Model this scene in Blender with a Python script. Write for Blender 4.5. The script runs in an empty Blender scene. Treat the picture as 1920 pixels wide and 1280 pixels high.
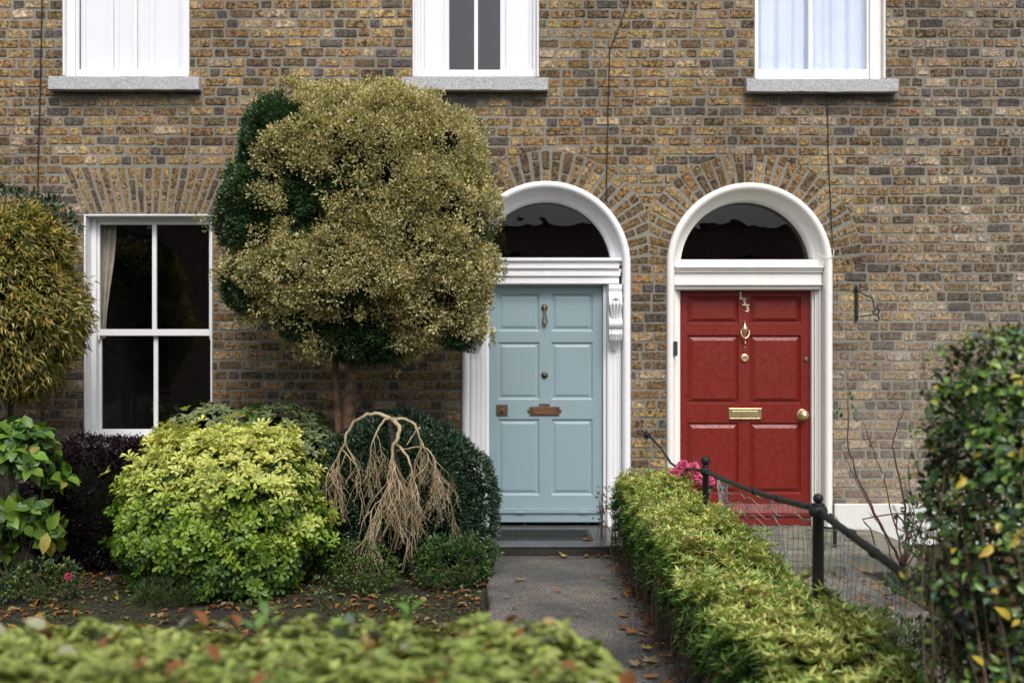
import bpy, math, random
import numpy as np
from mathutils import Vector, noise
R = math.radians
random.seed(7); rng = np.random.default_rng(11)
D = 9.3333; F = 1866.7; EYE = 1.4; HOR = 700.0
sc = bpy.context.scene
C = bpy.data.collections.new("scene"); sc.collection.children.link(C)

# ---------- measurement helpers: photograph measures -> metres ----------
def P(px, py, d=0.0):
    """point standing d metres in front of the house wall"""
    k = (D - d) / F
    return ((px - 960) * k, -d, EYE - (py - HOR) * k)
def X(px, d=0.0): return (px - 960) * (D - d) / F
def Z(py, d=0.0): return EYE - (py - HOR) * (D - d) / F

# ---------- materials ----------
def new_mat(name):
    m = bpy.data.materials.new(name); m.use_nodes = True
    nt = m.node_tree; b = nt.nodes['Principled BSDF']
    return m, nt, b
def N(nt, t, **kw):
    n = nt.nodes.new(t)
    for k, v in kw.items():
        if k in n.inputs: n.inputs[k].default_value = v
        else: setattr(n, k, v)
    return n
def ramp(nt, fac, stops):
    r = nt.nodes.new('ShaderNodeValToRGB'); e = r.color_ramp.elements
    while len(e) < len(stops): e.new(0.5)
    for i, (p, c) in enumerate(stops):
        e[i].position = p; e[i].color = (c[0], c[1], c[2], 1)
    nt.links.new(fac, r.inputs[0]); return r.outputs[0]
def mixc(nt, fac, a, b, mode='MIX'):
    m = nt.nodes.new('ShaderNodeMix'); m.data_type = 'RGBA'; m.blend_type = mode
    for inp, v in ((m.inputs[0], fac), (m.inputs[6], a), (m.inputs[7], b)):
        if hasattr(v, 'is_output'): nt.links.new(v, inp)
        elif isinstance(v, (int, float)): inp.default_value = v
        else: inp.default_value = (v[0], v[1], v[2], 1)
    return m.outputs[2]
def nz(nt, scale, detail=4, rough=0.6, vec=None):
    if vec is None:
        tc = nt.nodes.new('ShaderNodeNewGeometry'); vec = tc.outputs['Position']
    n = N(nt, 'ShaderNodeTexNoise', Scale=scale, Detail=detail, Roughness=rough)
    nt.links.new(vec, n.inputs['Vector']); return n.outputs[0]
def bump(nt, b, h, strength, dist=0.01):
    n = N(nt, 'ShaderNodeBump', Strength=strength, Distance=dist)
    nt.links.new(h, n.inputs['Height']); nt.links.new(n.outputs[0], b.inputs['Normal']); return n
def simple(name, c1, c2=None, rough=0.5, scale=8, bstr=0.1, bscale=60, metal=0.0, dist=0.004, lo=.35, hi=.65, spec=0.5):
    m, nt, b = new_mat(name)
    c2 = c2 or tuple(x * 0.8 for x in c1)
    col = ramp(nt, nz(nt, scale), [(lo, c2), (hi, c1)])
    nt.links.new(col, b.inputs['Base Color'])
    b.inputs['Roughness'].default_value = rough; b.inputs['Metallic'].default_value = metal
    b.inputs['Specular IOR Level'].default_value = spec
    if bstr: bump(nt, b, nz(nt, bscale, 3), bstr, dist)
    return m
def leaf_mat(name, trans=0.25, rough=0.42, spec=0.45, vein=0.0):
    m, nt, b = new_mat(name)
    a = N(nt, 'ShaderNodeAttribute', attribute_name='Col')
    col = mixc(nt, 0.35, a.outputs[0], ramp(nt, nz(nt, 90, 3), [(.3, (.25, .25, .22)), (.7, (1, 1, 1))]), 'MULTIPLY')
    nt.links.new(col, b.inputs['Base Color'])
    b.inputs['Roughness'].default_value = rough
    b.inputs['Specular IOR Level'].default_value = spec
    t = N(nt, 'ShaderNodeBsdfTranslucent'); nt.links.new(mixc(nt, 1.0, col, (1.0, 1.0, .55), 'MULTIPLY'), t.inputs[0])
    ms = N(nt, 'ShaderNodeMixShader'); ms.inputs[0].default_value = trans
    nt.links.new(b.outputs[0], ms.inputs[1]); nt.links.new(t.outputs[0], ms.inputs[2])
    nt.links.new(ms.outputs[0], nt.nodes['Material Output'].inputs[0])
    return m
def brick_mat():
    m, nt, b = new_mat('stock_brick')
    a = N(nt, 'ShaderNodeAttribute', attribute_name='Col')
    mott = ramp(nt, nz(nt, 34, 8, .78), [(.36, (.20, .18, .17)), (.47, (.74, .71, .68)), (.64, (1.6, 1.58, 1.5))])
    col = mixc(nt, 1.0, a.outputs[0], mott, 'MULTIPLY')
    soot = ramp(nt, nz(nt, 30, 7, .8), [(.49, (0, 0, 0)), (.57, (1, 1, 1))])
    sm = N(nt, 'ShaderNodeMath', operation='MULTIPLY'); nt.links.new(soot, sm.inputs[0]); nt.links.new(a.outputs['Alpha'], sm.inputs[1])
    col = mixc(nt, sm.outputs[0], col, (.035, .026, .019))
    sp = ramp(nt, nz(nt, 130, 3, .6), [(.62, (0, 0, 0)), (.7, (1, 1, 1))])
    s2 = N(nt, 'ShaderNodeMath', operation='MULTIPLY'); nt.links.new(sp, s2.inputs[0]); s2.inputs[1].default_value = .45
    col = mixc(nt, s2.outputs[0], col, (.42, .34, .22))
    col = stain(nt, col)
    nt.links.new(col, b.inputs['Base Color']); b.inputs['Roughness'].default_value = .9
    b.inputs['Specular IOR Level'].default_value = .2
    bump(nt, b, nz(nt, 70, 6, .7), .55, .007)
    return m
def stain(nt, col):
    """weathering: damp dark band low on the wall, sooty streaks under the three stone sills, pale bloom by the red door"""
    g = nt.nodes.new('ShaderNodeNewGeometry'); s = nt.nodes.new('ShaderNodeSeparateXYZ'); nt.links.new(g.outputs['Position'], s.inputs[0])
    def mr(v, a, b_, c=0, d=1):
        n = nt.nodes.new('ShaderNodeMapRange'); n.interpolation_type = 'SMOOTHSTEP'
        nt.links.new(v, n.inputs[0]); n.inputs[1].default_value = a; n.inputs[2].default_value = b_; n.inputs[3].default_value = c; n.inputs[4].default_value = d
        return n.outputs[0]
    def mul(a, b_, op='MULTIPLY'):
        n = nt.nodes.new('ShaderNodeMath'); n.operation = op
        for i, v in enumerate((a, b_)):
            if hasattr(v, 'is_output'): nt.links.new(v, n.inputs[i])
            else: n.inputs[i].default_value = v
        return n.outputs[0]
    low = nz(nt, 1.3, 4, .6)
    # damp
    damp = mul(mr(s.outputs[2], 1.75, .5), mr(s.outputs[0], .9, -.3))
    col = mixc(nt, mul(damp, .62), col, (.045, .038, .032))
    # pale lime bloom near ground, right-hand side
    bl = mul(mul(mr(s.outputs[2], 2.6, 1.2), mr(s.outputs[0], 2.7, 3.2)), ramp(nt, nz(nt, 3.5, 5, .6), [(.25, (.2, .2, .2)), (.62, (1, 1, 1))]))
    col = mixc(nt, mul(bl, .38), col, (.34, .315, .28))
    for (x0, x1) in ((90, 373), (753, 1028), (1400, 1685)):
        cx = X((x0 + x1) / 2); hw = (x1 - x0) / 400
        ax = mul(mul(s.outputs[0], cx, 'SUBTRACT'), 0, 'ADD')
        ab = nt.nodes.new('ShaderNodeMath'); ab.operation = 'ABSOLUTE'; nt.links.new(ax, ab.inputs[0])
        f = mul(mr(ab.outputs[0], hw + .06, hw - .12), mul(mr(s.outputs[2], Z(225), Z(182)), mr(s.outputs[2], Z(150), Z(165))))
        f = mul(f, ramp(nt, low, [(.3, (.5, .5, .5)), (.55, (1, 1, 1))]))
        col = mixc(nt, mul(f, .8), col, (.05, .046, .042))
    big = ramp(nt, nz(nt, .9, 4, .6), [(.33, (.74, .72, .72)), (.65, (1.16, 1.15, 1.12))])
    return mixc(nt, 1.0, col, big, 'MULTIPLY')
def mortar_mat():
    m, nt, b = new_mat('lime_mortar')
    col = ramp(nt, nz(nt, 35, 6, .7), [(.3, (.17, .157, .128)), (.55, (.26, .243, .205)), (.75, (.335, .315, .27))])
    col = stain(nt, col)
    nt.links.new(col, b.inputs['Base Color']); b.inputs['Roughness'].default_value = .95
    bump(nt, b, nz(nt, 90, 5, .7), .9, .008)
    return m
def paint(name, c, dirt=(.5, .47, .4), amt=.5, rough=.45, seed=0, crease_shade=.8, bst=.25):
    m, nt, b = new_mat(name)
    g = nt.nodes.new('ShaderNodeNewGeometry')
    mp = nt.nodes.new('ShaderNodeMapping'); mp.inputs['Scale'].default_value = (1, 1, .16); nt.links.new(g.outputs['Position'], mp.inputs[0])
    d1 = ramp(nt, nz(nt, 6 + seed, 8, .72), [(.5, (0, 0, 0)), (.8, (1, 1, 1))])
    d2 = ramp(nt, nz(nt, 26 + seed, 6, .7, mp.outputs[0]), [(.52, (0, 0, 0)), (.78, (1, 1, 1))])   # drips and brush streaks
    d = mixc(nt, .5, d1, d2)
    mm = N(nt, 'ShaderNodeMath', operation='MULTIPLY'); nt.links.new(d, mm.inputs[0]); mm.inputs[1].default_value = amt
    col = mixc(nt, mm.outputs[0], c, dirt)
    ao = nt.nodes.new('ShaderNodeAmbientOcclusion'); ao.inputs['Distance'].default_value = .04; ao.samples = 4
    af = ramp(nt, ao.outputs['AO'], [(.25, (.62, .6, .55)), (.75, (1, 1, 1))])   # occlusion shade for corners and creases, multiplied into the paint colour
    col = mixc(nt, crease_shade, col, af, 'MULTIPLY')
    nt.links.new(col, b.inputs['Base Color'])
    rr = ramp(nt, nz(nt, 30, 4), [(.3, (rough - .1,) * 3), (.7, (rough + .15,) * 3)]); nt.links.new(rr, b.inputs['Roughness'])
    bump(nt, b, nz(nt, 25, 5, .6), bst, .004)
    return m
def glass_mat(name, tint=(1, 1, 1), refl=1.0):
    m, nt, b = new_mat(name); nt.nodes.remove(b)
    t = N(nt, 'ShaderNodeBsdfTransparent'); t.inputs[0].default_value = (*tint, 1)
    g = N(nt, 'ShaderNodeBsdfGlossy'); g.inputs['Roughness'].default_value = .01; g.inputs[0].default_value = (refl, refl, refl, 1)
    lw = N(nt, 'ShaderNodeLayerWeight', Blend=.5); pw = N(nt, 'ShaderNodeMath', operation='POWER'); nt.links.new(lw.outputs['Facing'], pw.inputs[0]); pw.inputs[1].default_value = 5
    f = N(nt, 'ShaderNodeMath', operation='MULTIPLY_ADD'); nt.links.new(pw.outputs[0], f.inputs[0]); f.inputs[1].default_value = .85; f.inputs[2].default_value = .075
    bp = N(nt, 'ShaderNodeBump', Strength=.09, Distance=.02); nt.links.new(nz(nt, 3, 2), bp.inputs['Height'])
    nt.links.new(bp.outputs[0], g.inputs['Normal'])
    ff = N(nt, 'ShaderNodeMath', operation='MULTIPLY'); nt.links.new(f.outputs[0], ff.inputs[0]); ff.inputs[1].default_value = 1.1
    ms = N(nt, 'ShaderNodeMixShader'); nt.links.new(ff.outputs[0], ms.inputs[0])
    nt.links.new(t.outputs[0], ms.inputs[1]); nt.links.new(g.outputs[0], ms.inputs[2])
    nt.links.new(ms.outputs[0], nt.nodes['Material Output'].inputs[0]); return m

M = {}
M['brick'] = brick_mat(); M['mortar'] = mortar_mat()
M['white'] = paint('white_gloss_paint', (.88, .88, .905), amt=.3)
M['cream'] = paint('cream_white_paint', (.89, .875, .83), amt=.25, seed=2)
M['shutter'] = paint('shutter_white', (.80, .81, .84), amt=.03, crease_shade=0, seed=4)
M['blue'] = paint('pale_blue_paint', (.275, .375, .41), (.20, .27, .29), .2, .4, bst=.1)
M['red'] = paint('red_gloss_paint', (.185, .0115, .0055), (.165, .0105, .005), .0, .38, bst=.05)
M['plinth'] = paint('plinth_render', (.74, .73, .70), (.4, .38, .33), .5, .8)
M['granite'] = simple('granite', (.62, .62, .63), (.30, .30, .305), .9, 110, .7, 120, lo=.38, hi=.62, dist=.006)
M['brass'] = simple('brass', (.80, .66, .38), (.66, .52, .28), .3, 20, .05, metal=.85)
M['brass_pale'] = simple('satin_brass', (.88, .78, .58), (.8, .7, .48), .45, 20, .05, metal=.1)
M['bronze'] = simple('dull_bronze', (.20, .13, .08), (.11, .075, .05), .5, 25, .3, metal=.7)
M['nickel'] = simple('nickel', (.62, .58, .5), (.5, .46, .4), .3, 20, .05, metal=1)
M['iron'] = simple('black_iron_paint', (.014, .014, .016), (.022, .02, .02), .5, 40, .6, 70, dist=.003, spec=.3)
M['wire'] = simple('green_coated_wire', (.20, .27, .26), (.33, .36, .36), .5, 15, 0)
M['wire_dark'] = simple('dark_wire', (.03, .04, .045), (.08, .09, .09), .5, 15, 0)
M['cable'] = simple('black_cable', (.018, .016, .015), None, .6, 20, 0)
M['dark'] = simple('dark_room', (.012, .012, .014), None, .9, 4, 0)
M['glass'] = glass_mat('window_glass')
M['curtain'] = simple('beige_curtain', (.50, .45, .38), (.38, .33, .27), .9, 9, .2, 50)
M['lace'] = simple('white_net_curtain', (.68, .75, .90), (.60, .68, .85), .9, 3, .1, 200)
M['slate'] = simple('wet_slate', (.11, .115, .125), (.07, .072, .08), .42, 5, .3, 40)
M['mat'] = simple('rubber', (.018, .02, .021), (.03, .033, .033), .6, 30, .5, 60)
M['bell'] = simple('bell_plastic', (.03, .045, .07), None, .4, 20, 0)
M['bark_red'] = simple('smooth_red_bark', (.22, .115, .062), (.075, .05, .035), .85, 14, .8, 40, dist=.02)
M['bark_dark'] = simple('dark_bark', (.06, .045, .032), (.03, .025, .018), .9, 14, .8, 40, dist=.02)
M['twig_pale'] = simple('pale_twig_bark', (.50, .39, .24), (.24, .18, .10), .8, 10, .5, 60, dist=.01)
M['twig_red'] = simple('red_rose_stem', (.13, .045, .045), (.07, .04, .03), .6, 12, .4, 60, dist=.006)
M['twig_brown'] = simple('brown_twig', (.10, .065, .04), (.045, .03, .02), .85, 12, .5, 60, dist=.006)
M['leaf'] = leaf_mat('leaf')
M['leaf_glossy'] = leaf_mat('leaf_glossy', .12, .3, .55)
M['leaf_matt'] = leaf_mat('leaf_matt', .25, .65, .25)
M['petal'] = leaf_mat('petal', .35, .6, .2)

# ---------- mesh builder ----------
class MB:
    def __init__(s): s.v = []; s.f = []; s.c = []
    def add(s, vs, fs, col=None):
        o = len(s.v); s.v.extend(vs); s.f.extend([tuple(i + o for i in f) for f in fs])
        s.c.extend([col or (1, 1, 1, 1)] * len(vs)); return s
    def box(s, x0, x1, y0, y1, z0, z1, col=None):
        v = [(x, y, z) for x in (x0, x1) for y in (y0, y1) for z in (z0, z1)]
        return s.add(v, [(0, 1, 3, 2), (4, 6, 7, 5), (0, 4, 5, 1), (2, 3, 7, 6), (0, 2, 6, 4), (1, 5, 7, 3)], col)
    def tube(s, pts, rad, n=6, cap=True):
        pts = [Vector(p) for p in pts]
        if not hasattr(rad, '__len__'): rad = [rad] * len(pts)
        o = len(s.v); prev = None
        for i, p in enumerate(pts):
            t = (pts[min(i + 1, len(pts) - 1)] - pts[max(i - 1, 0)])
            if t.length < 1e-9: t = Vector((0, 0, 1))
            t.normalize()
            if prev is None: u = t.cross(Vector((0.13, 0.9, 0.31))).normalized()
            else:
                u = (prev - t * prev.dot(t))
                u = u.normalized() if u.length > 1e-6 else t.orthogonal().normalized()
            prev = u; w = t.cross(u)
            for k in range(n):
                a = 2 * math.pi * k / n
                s.v.append(tuple(p + (u * math.cos(a) + w * math.sin(a)) * rad[i])); s.c.append((1, 1, 1, 1))
        for i in range(len(pts) - 1):
            for k in range(n):
                a = o + i * n + k; b = o + i * n + (k + 1) % n
                s.f.append((a, b, b + n, a + n))
        if cap:
            s.f.append(tuple(o + k for k in reversed(range(n)))); e = o + (len(pts) - 1) * n
            s.f.append(tuple(e + k for k in range(n)))
        return s
    def lathe(s, c, prof, axis='z', n=20):
        """prof: (radius, height) pairs around an axis through c"""
        o = len(s.v)
        for r, h in prof:
            for k in range(n):
                a = 2 * math.pi * k / n; q = (r * math.cos(a), r * math.sin(a))
                if axis == 'z': s.v.append((c[0] + q[0], c[1] + q[1], c[2] + h))
                else: s.v.append((c[0] + q[0], c[1] + h, c[2] + q[1]))
                s.c.append((1, 1, 1, 1))
        for i in range(len(prof) - 1):
            for k in range(n):
                a = o + i * n + k; b = o + i * n + (k + 1) % n
                s.f.append((a, a + n, b + n, b) if axis != 'z' else (a, b, b + n, a + n))
        s.f.append(tuple(o + k for k in range(n))); e = o + (len(prof) - 1) * n; s.f.append(tuple(e + k for k in range(n)))
        return s
    def ball(s, c, r, n=14, sq=(1, 1, 1)):
        m = n // 2; o = len(s.v)
        for i in range(m + 1):
            th = math.pi * i / m
            for k in range(n):
                a = 2 * math.pi * k / n
                s.v.append((c[0] + r * sq[0] * math.sin(th) * math.cos(a), c[1] + r * sq[1] * math.sin(th) * math.sin(a), c[2] + r * sq[2] * math.cos(th)))
                s.c.append((1, 1, 1, 1))
        for i in range(m):
            for k in range(n):
                a = o + i * n + k; b = o + i * n + (k + 1) % n; s.f.append((a, a + n, b + n, b))
        return s
    def prism(s, poly, y0, y1, inset=0.0, iy=None):
        """poly of (x,z); sides from y1 (back) to y0 (front)"""
        n = len(poly); vs = [(x, y1, z) for x, z in poly] + [(x, y0, z) for x, z in poly]
        fs = [(i, (i + 1) % n, (i + 1) % n + n, i + n) for i in range(n)] + [tuple(range(n, 2 * n)), tuple(reversed(range(n)))]
        return s.add(vs, fs)
    def build(s, name, mat, parent=None, smooth=False, bevel=0, col=False):
        me = bpy.data.meshes.new(name); me.from_pydata(s.v, [], s.f); me.update()
        if smooth: me.polygons.foreach_set('use_smooth', [True] * len(me.polygons))
        if col:
            a = me.color_attributes.new('Col', 'FLOAT_COLOR', 'POINT')
            a.data.foreach_set('color', np.array(s.c, dtype=np.float32).ravel())
        return link(name, me, mat, parent, bevel)
def link(name, me, mat, parent=None, bevel=0):
    o = bpy.data.objects.new(name, me); C.objects.link(o)
    if mat: me.materials.append(mat)
    if parent is not None:
        o.parent = parent
        l = parent
        off = Vector((0, 0, 0))
        while l is not None: off += l.location; l = l.parent
        o.location = -off if o.parent else (0, 0, 0)
    if bevel:
        b = o.modifiers.new('bevel', 'BEVEL'); b.width = bevel; b.segments = 2; b.limit_method = 'ANGLE'; b.angle_limit = R(40)
        b.harden_normals = False
    return o
def tag(o, label=None, cat=None, group=None, kind=None):
    if label: o['label'] = label
    if cat: o['category'] = cat
    if group: o['group'] = group
    if kind: o['kind'] = kind
    return o
def thing(name, label, cat, loc=(0, 0, 0), group=None):
    o = bpy.data.objects.new(name, None); C.objects.link(o); o.location = loc; o.empty_display_size = .1
    return tag(o, label, cat, group)

# =====================================================================
# BRICKWORK
# =====================================================================
PH = 18.3
BL = dict(c=1024, y=498, r=158, rec=.15)      # blue doorway arch
RD = dict(c=1405, y=498, r=155, rec=.19)      # red doorway arch
RING = 57
WIN = [(118, 355, -300, 142), (774, 1010, -300, 144), (1415, 1660, -300, 147), (158, 398, 402, 826)]
WEST, EAST, SPLIT = -620, 2560, 1217
TOPY, BOTY = -330, 1030
def ext_rect(x0, x1, y0, y1): return lambda y: (x0, x1) if y0 <= y <= y1 else None
def ext_arch(c, cy, r, bot=1100):
    def f(y):
        if y > bot: return None
        if y >= cy: return (c - r, c + r)
        if cy - y >= r: return None
        h = math.sqrt(r * r - (cy - y) ** 2); return (c - h, c + h)
    return f
def ext_flat():
    # splayed flat arch over the ground-floor window, converging on (280,650)
    def f(y):
        if 313 <= y <= 402:
            h = 120 * (650 - y) / 248.0; return (279 - h, 279 + h)
        return None
    return f
holes_wall = [ext_rect(*w) for w in WIN] + [ext_arch(a['c'], a['y'], a['r'] - 7) for a in (BL, RD)]
holes_brick = [ext_rect(*w) for w in WIN] + [ext_flat()]
for a in (BL, RD):
    r_out = a['r'] + RING
    def f(y, a=a, r_out=r_out):
        if y > 490: return (a['c'] - a['r'], a['c'] + a['r'])
        if y > a['y'] - 40:
            hh = math.sqrt(max(r_out ** 2 - (a['y'] - y) ** 2, 1)); return (a['c'] - hh, a['c'] + hh)
        e = ext_arch(a['c'], a['y'], r_out)(y); return e
    holes_brick.append(f)
holes_brick.append(ext_rect(90, 373, 142, 169)); holes_brick.append(ext_rect(753, 1028, 144, 171)); holes_brick.append(ext_rect(1400, 1685, 147, 174))
def free(holes, ya, yb, x0, x1):
    """free spans of a course between ya and yb: (left@ya,left@yb,right@ya,right@yb)"""
    bl = []
    for h in holes:
        a, b = h(ya), h(yb); m = h((ya + yb) / 2)
        if a is None and b is None:
            if m is None: continue
            a = b = m
        if a is None:
            if m is None: continue
            a = m
        if b is None:
            if m is None: continue
            b = m
        bl.append((a[0], b[0], a[1], b[1]))
    bl.sort(key=lambda t: min(t[0], t[1])); out = []; cur = (x0, x0)
    for (la, lb, ra, rb) in bl:
        if min(la, lb) > max(cur) + .5: out.append((cur[0], cur[1], la, lb))
        if max(ra, rb) > max(cur): cur = (max(ra, cur[0]), max(rb, cur[1]))
    if max(cur) < x1: out.append((cur[0], cur[1], x1, x1))
    return out
def backing(x0, x1):
    mb = MB(); y = TOPY; st = 4.6
    while y < BOTY:
        for (la, lb, ra, rb) in free(holes_wall, y, y + st, WEST, EAST):
            la, lb = max(la, x0), max(lb, x0); ra, rb = min(ra, x1), min(rb, x1)
            if ra - la < .1 and rb - lb < .1: continue
            n = max(1, int((ra - la) / 40))
            mb.add([(X(la), 0, Z(y)), (X(lb), 0, Z(y + st)), (X(rb), 0, Z(y + st)), (X(ra), 0, Z(y))], [(0, 1, 2, 3)])
        y += st
    return mb
PAL = [((.42, .30, .145), .26, 1.0), ((.31, .20, .093), .28, 1.3), ((.195, .14, .085), .22, 1.3), ((.12, .105, .092), .11, .6), ((.43, .34, .225), .13, .7)]
ARCH = [False]
def brick_color(cx, cz):
    r = rng.random() * (.76 if ARCH[0] else 1); acc = 0
    # fewer yellow and more grey bricks to the right, as laid
    for c, p, s in PAL:
        acc += p
        if r < acc: break
    g = min(max((cx - 2.6) / 2.5, 0), 1) * .45
    k = rng.uniform(.62, 1.0) if ARCH[0] else rng.uniform(.75, 1.22)
    m = (c[0] + c[1] + c[2]) / 3
    c = [(x * (1 - g) + (m * .85 + .01) * g) * k for x in c]
    return (c[0], c[1] * rng.uniform(.96, 1.03), c[2] * rng.uniform(.9, 1.12), s * rng.uniform(.3, 1.1))
def brick(mb, quad):
    """quad: four (px,py) corners of the brick's face; worn irregular outline, worn arris"""
    cx = sum(q[0] for q in quad) / 4; cy = sum(q[1] for q in quad) / 4
    tone = brick_color(X(cx), Z(cy))
    pts = []
    jit = rng.normal(0, .35, (4, 2))
    q = [(quad[i][0] + jit[i][0], quad[i][1] + jit[i][1]) for i in range(4)]
    for i in range(4):
        a, b = q[i], q[(i + 1) % 4]; L = math.hypot(b[0] - a[0], b[1] - a[1])
        if L < .5: continue
        e = min(.3, 1.5 / L); n = 4 if L > 25 else (2 if L > 8 else 1)
        nx, ny = -(b[1] - a[1]) / L, (b[0] - a[0]) / L
        for k in range(n + 1):
            t = e + (1 - 2 * e) * k / n; j = rng.normal(0, .4) - .2
            pts.append((a[0] + (b[0] - a[0]) * t - nx * j * 0 + nx * max(-.7, min(.7, j)), a[1] + (b[1] - a[1]) * t + ny * max(-.7, min(.7, j))))
    n = len(pts)
    if n < 6: return
    pr = rng.uniform(.003, .009); tx, tz = rng.normal(0, .012, 2)
    o = len(mb.v); X0, Z0 = X(cx), Z(cy)
    def ring(s, y):
        for (x, yy) in pts:
            dx, dy = x - cx, yy - cy; L = math.hypot(dx, dy) + 1e-6; f = max(0, 1 - s / L) if s else 1
            wx, wz = X(cx + dx * f), Z(cy + dy * f)
            mb.v.append((wx, y if s is None else y + (wx - X0) * tx + (wz - Z0) * tz, wz)); mb.c.append(tone)
    full = tone; tone = (tone[0] * .78, tone[1] * .78, tone[2] * .78, tone[3]); ring(0, .004); ring(0, -pr * .3); tone = full; ring(.8, -pr)
    for r_ in range(2):
        for k in range(n):
            a = o + r_ * n + k; b = o + r_ * n + (k + 1) % n; mb.f.append((a, b, b + n, a + n))
    mb.f.append(tuple(o + 2 * n + k for k in range(n)))
bricks = {0: MB(), 1: MB()}
def put(quad): brick(bricks[0 if sum(q[0] for q in quad) / 4 < SPLIT else 1], quad)
J = 5.0
row = 0; y = TOPY
while y < BOTY - PH:
    ya, yb = y + J / 2, y + PH - J / 2
    wob = lambda x: 1.1 * math.sin(x * .006 + y * .013) + .6 * math.sin(x * .021 + row)
    spans = free(holes_brick, ya, yb, WEST, EAST)
    off = (row % 2) * 33.5 + rng.uniform(-5, 5)
    cuts = [WEST + off - 67]; typ = []
    k = 0
    while cuts[-1] < EAST:
        w = (44.5 if k % 2 == 0 else 22.5) + rng.normal(0, 1.4); cuts.append(cuts[-1] + w); k += 1
    for (la, lb, ra, rb) in spans:
        L0, R0 = (la + lb) / 2, (ra + rb) / 2
        if R0 - L0 < 6: continue
        cs = [c for c in cuts if L0 + 11 < c < R0 - 11]
        ed = [None] + cs + [None]
        for i in range(len(ed) - 1):
            a = ed[i]; b = ed[i + 1]
            jj = J / 2 + rng.normal(0, .3)
            xa = (la + (J / 2 if i else 2), lb + 2) if a is None else (a + jj, a + jj)
            xb = (ra - 2, rb - 2) if b is None else (b - jj, b - jj)
            if xb[0] - xa[0] < 3 and xb[1] - xa[1] < 3: continue
            xa0 = min(xa[0], xb[0] - 2); xa1 = min(xa[1], xb[1] - 2)
            t0 = wob((xa0 + xb[0]) / 2); dy = rng.normal(0, .4)
            put([(xa0, ya + t0 + dy), (xb[0], ya + t0 + dy), (xb[1], yb + t0 + dy), (xa1, yb + t0 + dy)])
    y += PH; row += 1
ARCH[0] = True
# round arches: alternating header/stretcher voussoirs
for a in (BL, RD):
    c, cy, r = a['c'], a['y'], a['r']
    n = 31; i = 0
    for i in range(n):
        t0 = math.pi * i / n; t1 = math.pi * (i + 1) / n
        t0 += rng.normal(0, .004); t1 += rng.normal(0, .004)
        segs = [(r + 1, r + 15), (r + 19, r + RING - 1)] if i % 2 else [(r + 1, r + 37), (r + 41, r + RING - 1)]
        if i % 4 == 3: segs = [(r + 1, r + 19), (r + 23, r + RING - 1)]
        for (ra, rb) in segs:
            g0 = J * .62 / ((ra + rb) / 2)
            q = []
            for (rr, tt) in ((rb, t1 - g0), (rb, t0 + g0), (ra, t0 + g0), (ra, t1 - g0)):
                q.append((c + rr * math.cos(tt), cy - rr * math.sin(tt)))
            mx = sum(p[0] for p in q) / 4
            if a is BL and max(p[0] for p in q) > SPLIT - 1.5:
                q = [(min(p[0], SPLIT - 1.5), p[1]) for p in q]
                if max(p[0] for p in q) - min(p[0] for p in q) < 5: continue
            if a is RD and min(p[0] for p in q) < SPLIT + 1.5:
                q = [(max(p[0], SPLIT + 1.5), p[1]) for p in q]
                if max(p[0] for p in q) - min(p[0] for p in q) < 5: continue
            put(q)
# splayed flat arch over the ground-floor window
n = 19; cyv = 650
for i in range(n):
    u0 = -120 + 240 * i / n; u1 = -120 + 240 * (i + 1) / n
    yt, yb_ = 315, 399
    if i % 2: segs = [(yt, yt + 19), (yt + 23, yt + 60), (yt + 64, yb_)]
    else: segs = [(yt, yt + 38), (yt + 42, yb_ - 20 + 18)] if i % 4 else [(yt, yt + 38), (yt + 42, yb_)]
    for (s0, s1) in segs:
        g = J * .6
        f = lambda u, yy: 279 + u * (cyv - yy) / 248.0
        put([(f(u0, s0) + g, s0), (f(u1, s0) - g, s0), (f(u1, s1) - g, s1), (f(u0, s1) + g, s1)])

def make_house(idx, label, px0, px1):
    h = thing('brick_house', label, 'house', ((X(max(px0, 0)) + X(min(px1, 1920))) / 2, 0, 0))
    w = backing(px0, px1).build('wall', M['mortar'], h)
    b = bricks[idx].build('brickwork', M['brick'], w, col=True)
    return h, w
houseA, wallA = make_house(0, 'brown brick terraced house with the pale blue arched front door', WEST, SPLIT)
houseB, wallB = make_house(1, 'brown brick terraced house with the red arched front door', SPLIT, EAST)
tag(wallA, None); 
# roof and side returns so the houses stand as volumes
for h, a, b in ((houseA, WEST, SPLIT), (houseB, SPLIT, EAST)):
    m = MB(); x0, x1 = X(a), X(b); zt = Z(TOPY) + .3
    m.add([(x0, -.25, zt), (x1, -.25, zt), (x1, 4, zt + 2.6), (x0, 4, zt + 2.6)], [(0, 1, 2, 3)])
    m.add([(x0, 4, zt + 2.6), (x1, 4, zt + 2.6), (x1, 8, zt), (x0, 8, zt)], [(0, 1, 2, 3)])
    m.build('roof', M['slate'], h)
    m = MB(); m.box(x0, x1, -.02, .3, Z(TOPY) + .0, zt - .01); m.build('parapet', M['mortar'], h)
    m = MB(); m.box(x0, x1, 7.7, 8, -.3, zt); m.build('rear_wall', M['mortar'], h)
for h, x in ((houseA, X(WEST)), (houseB, X(EAST))):
    m = MB(); m.add([(x, 0.005, -.3), (x, 7.7, -.3), (x, 7.7, Z(TOPY)), (x, 0.005, Z(TOPY))], [(0, 1, 2, 3)]); m.build('gable_wall', M['mortar'], h)

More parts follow.
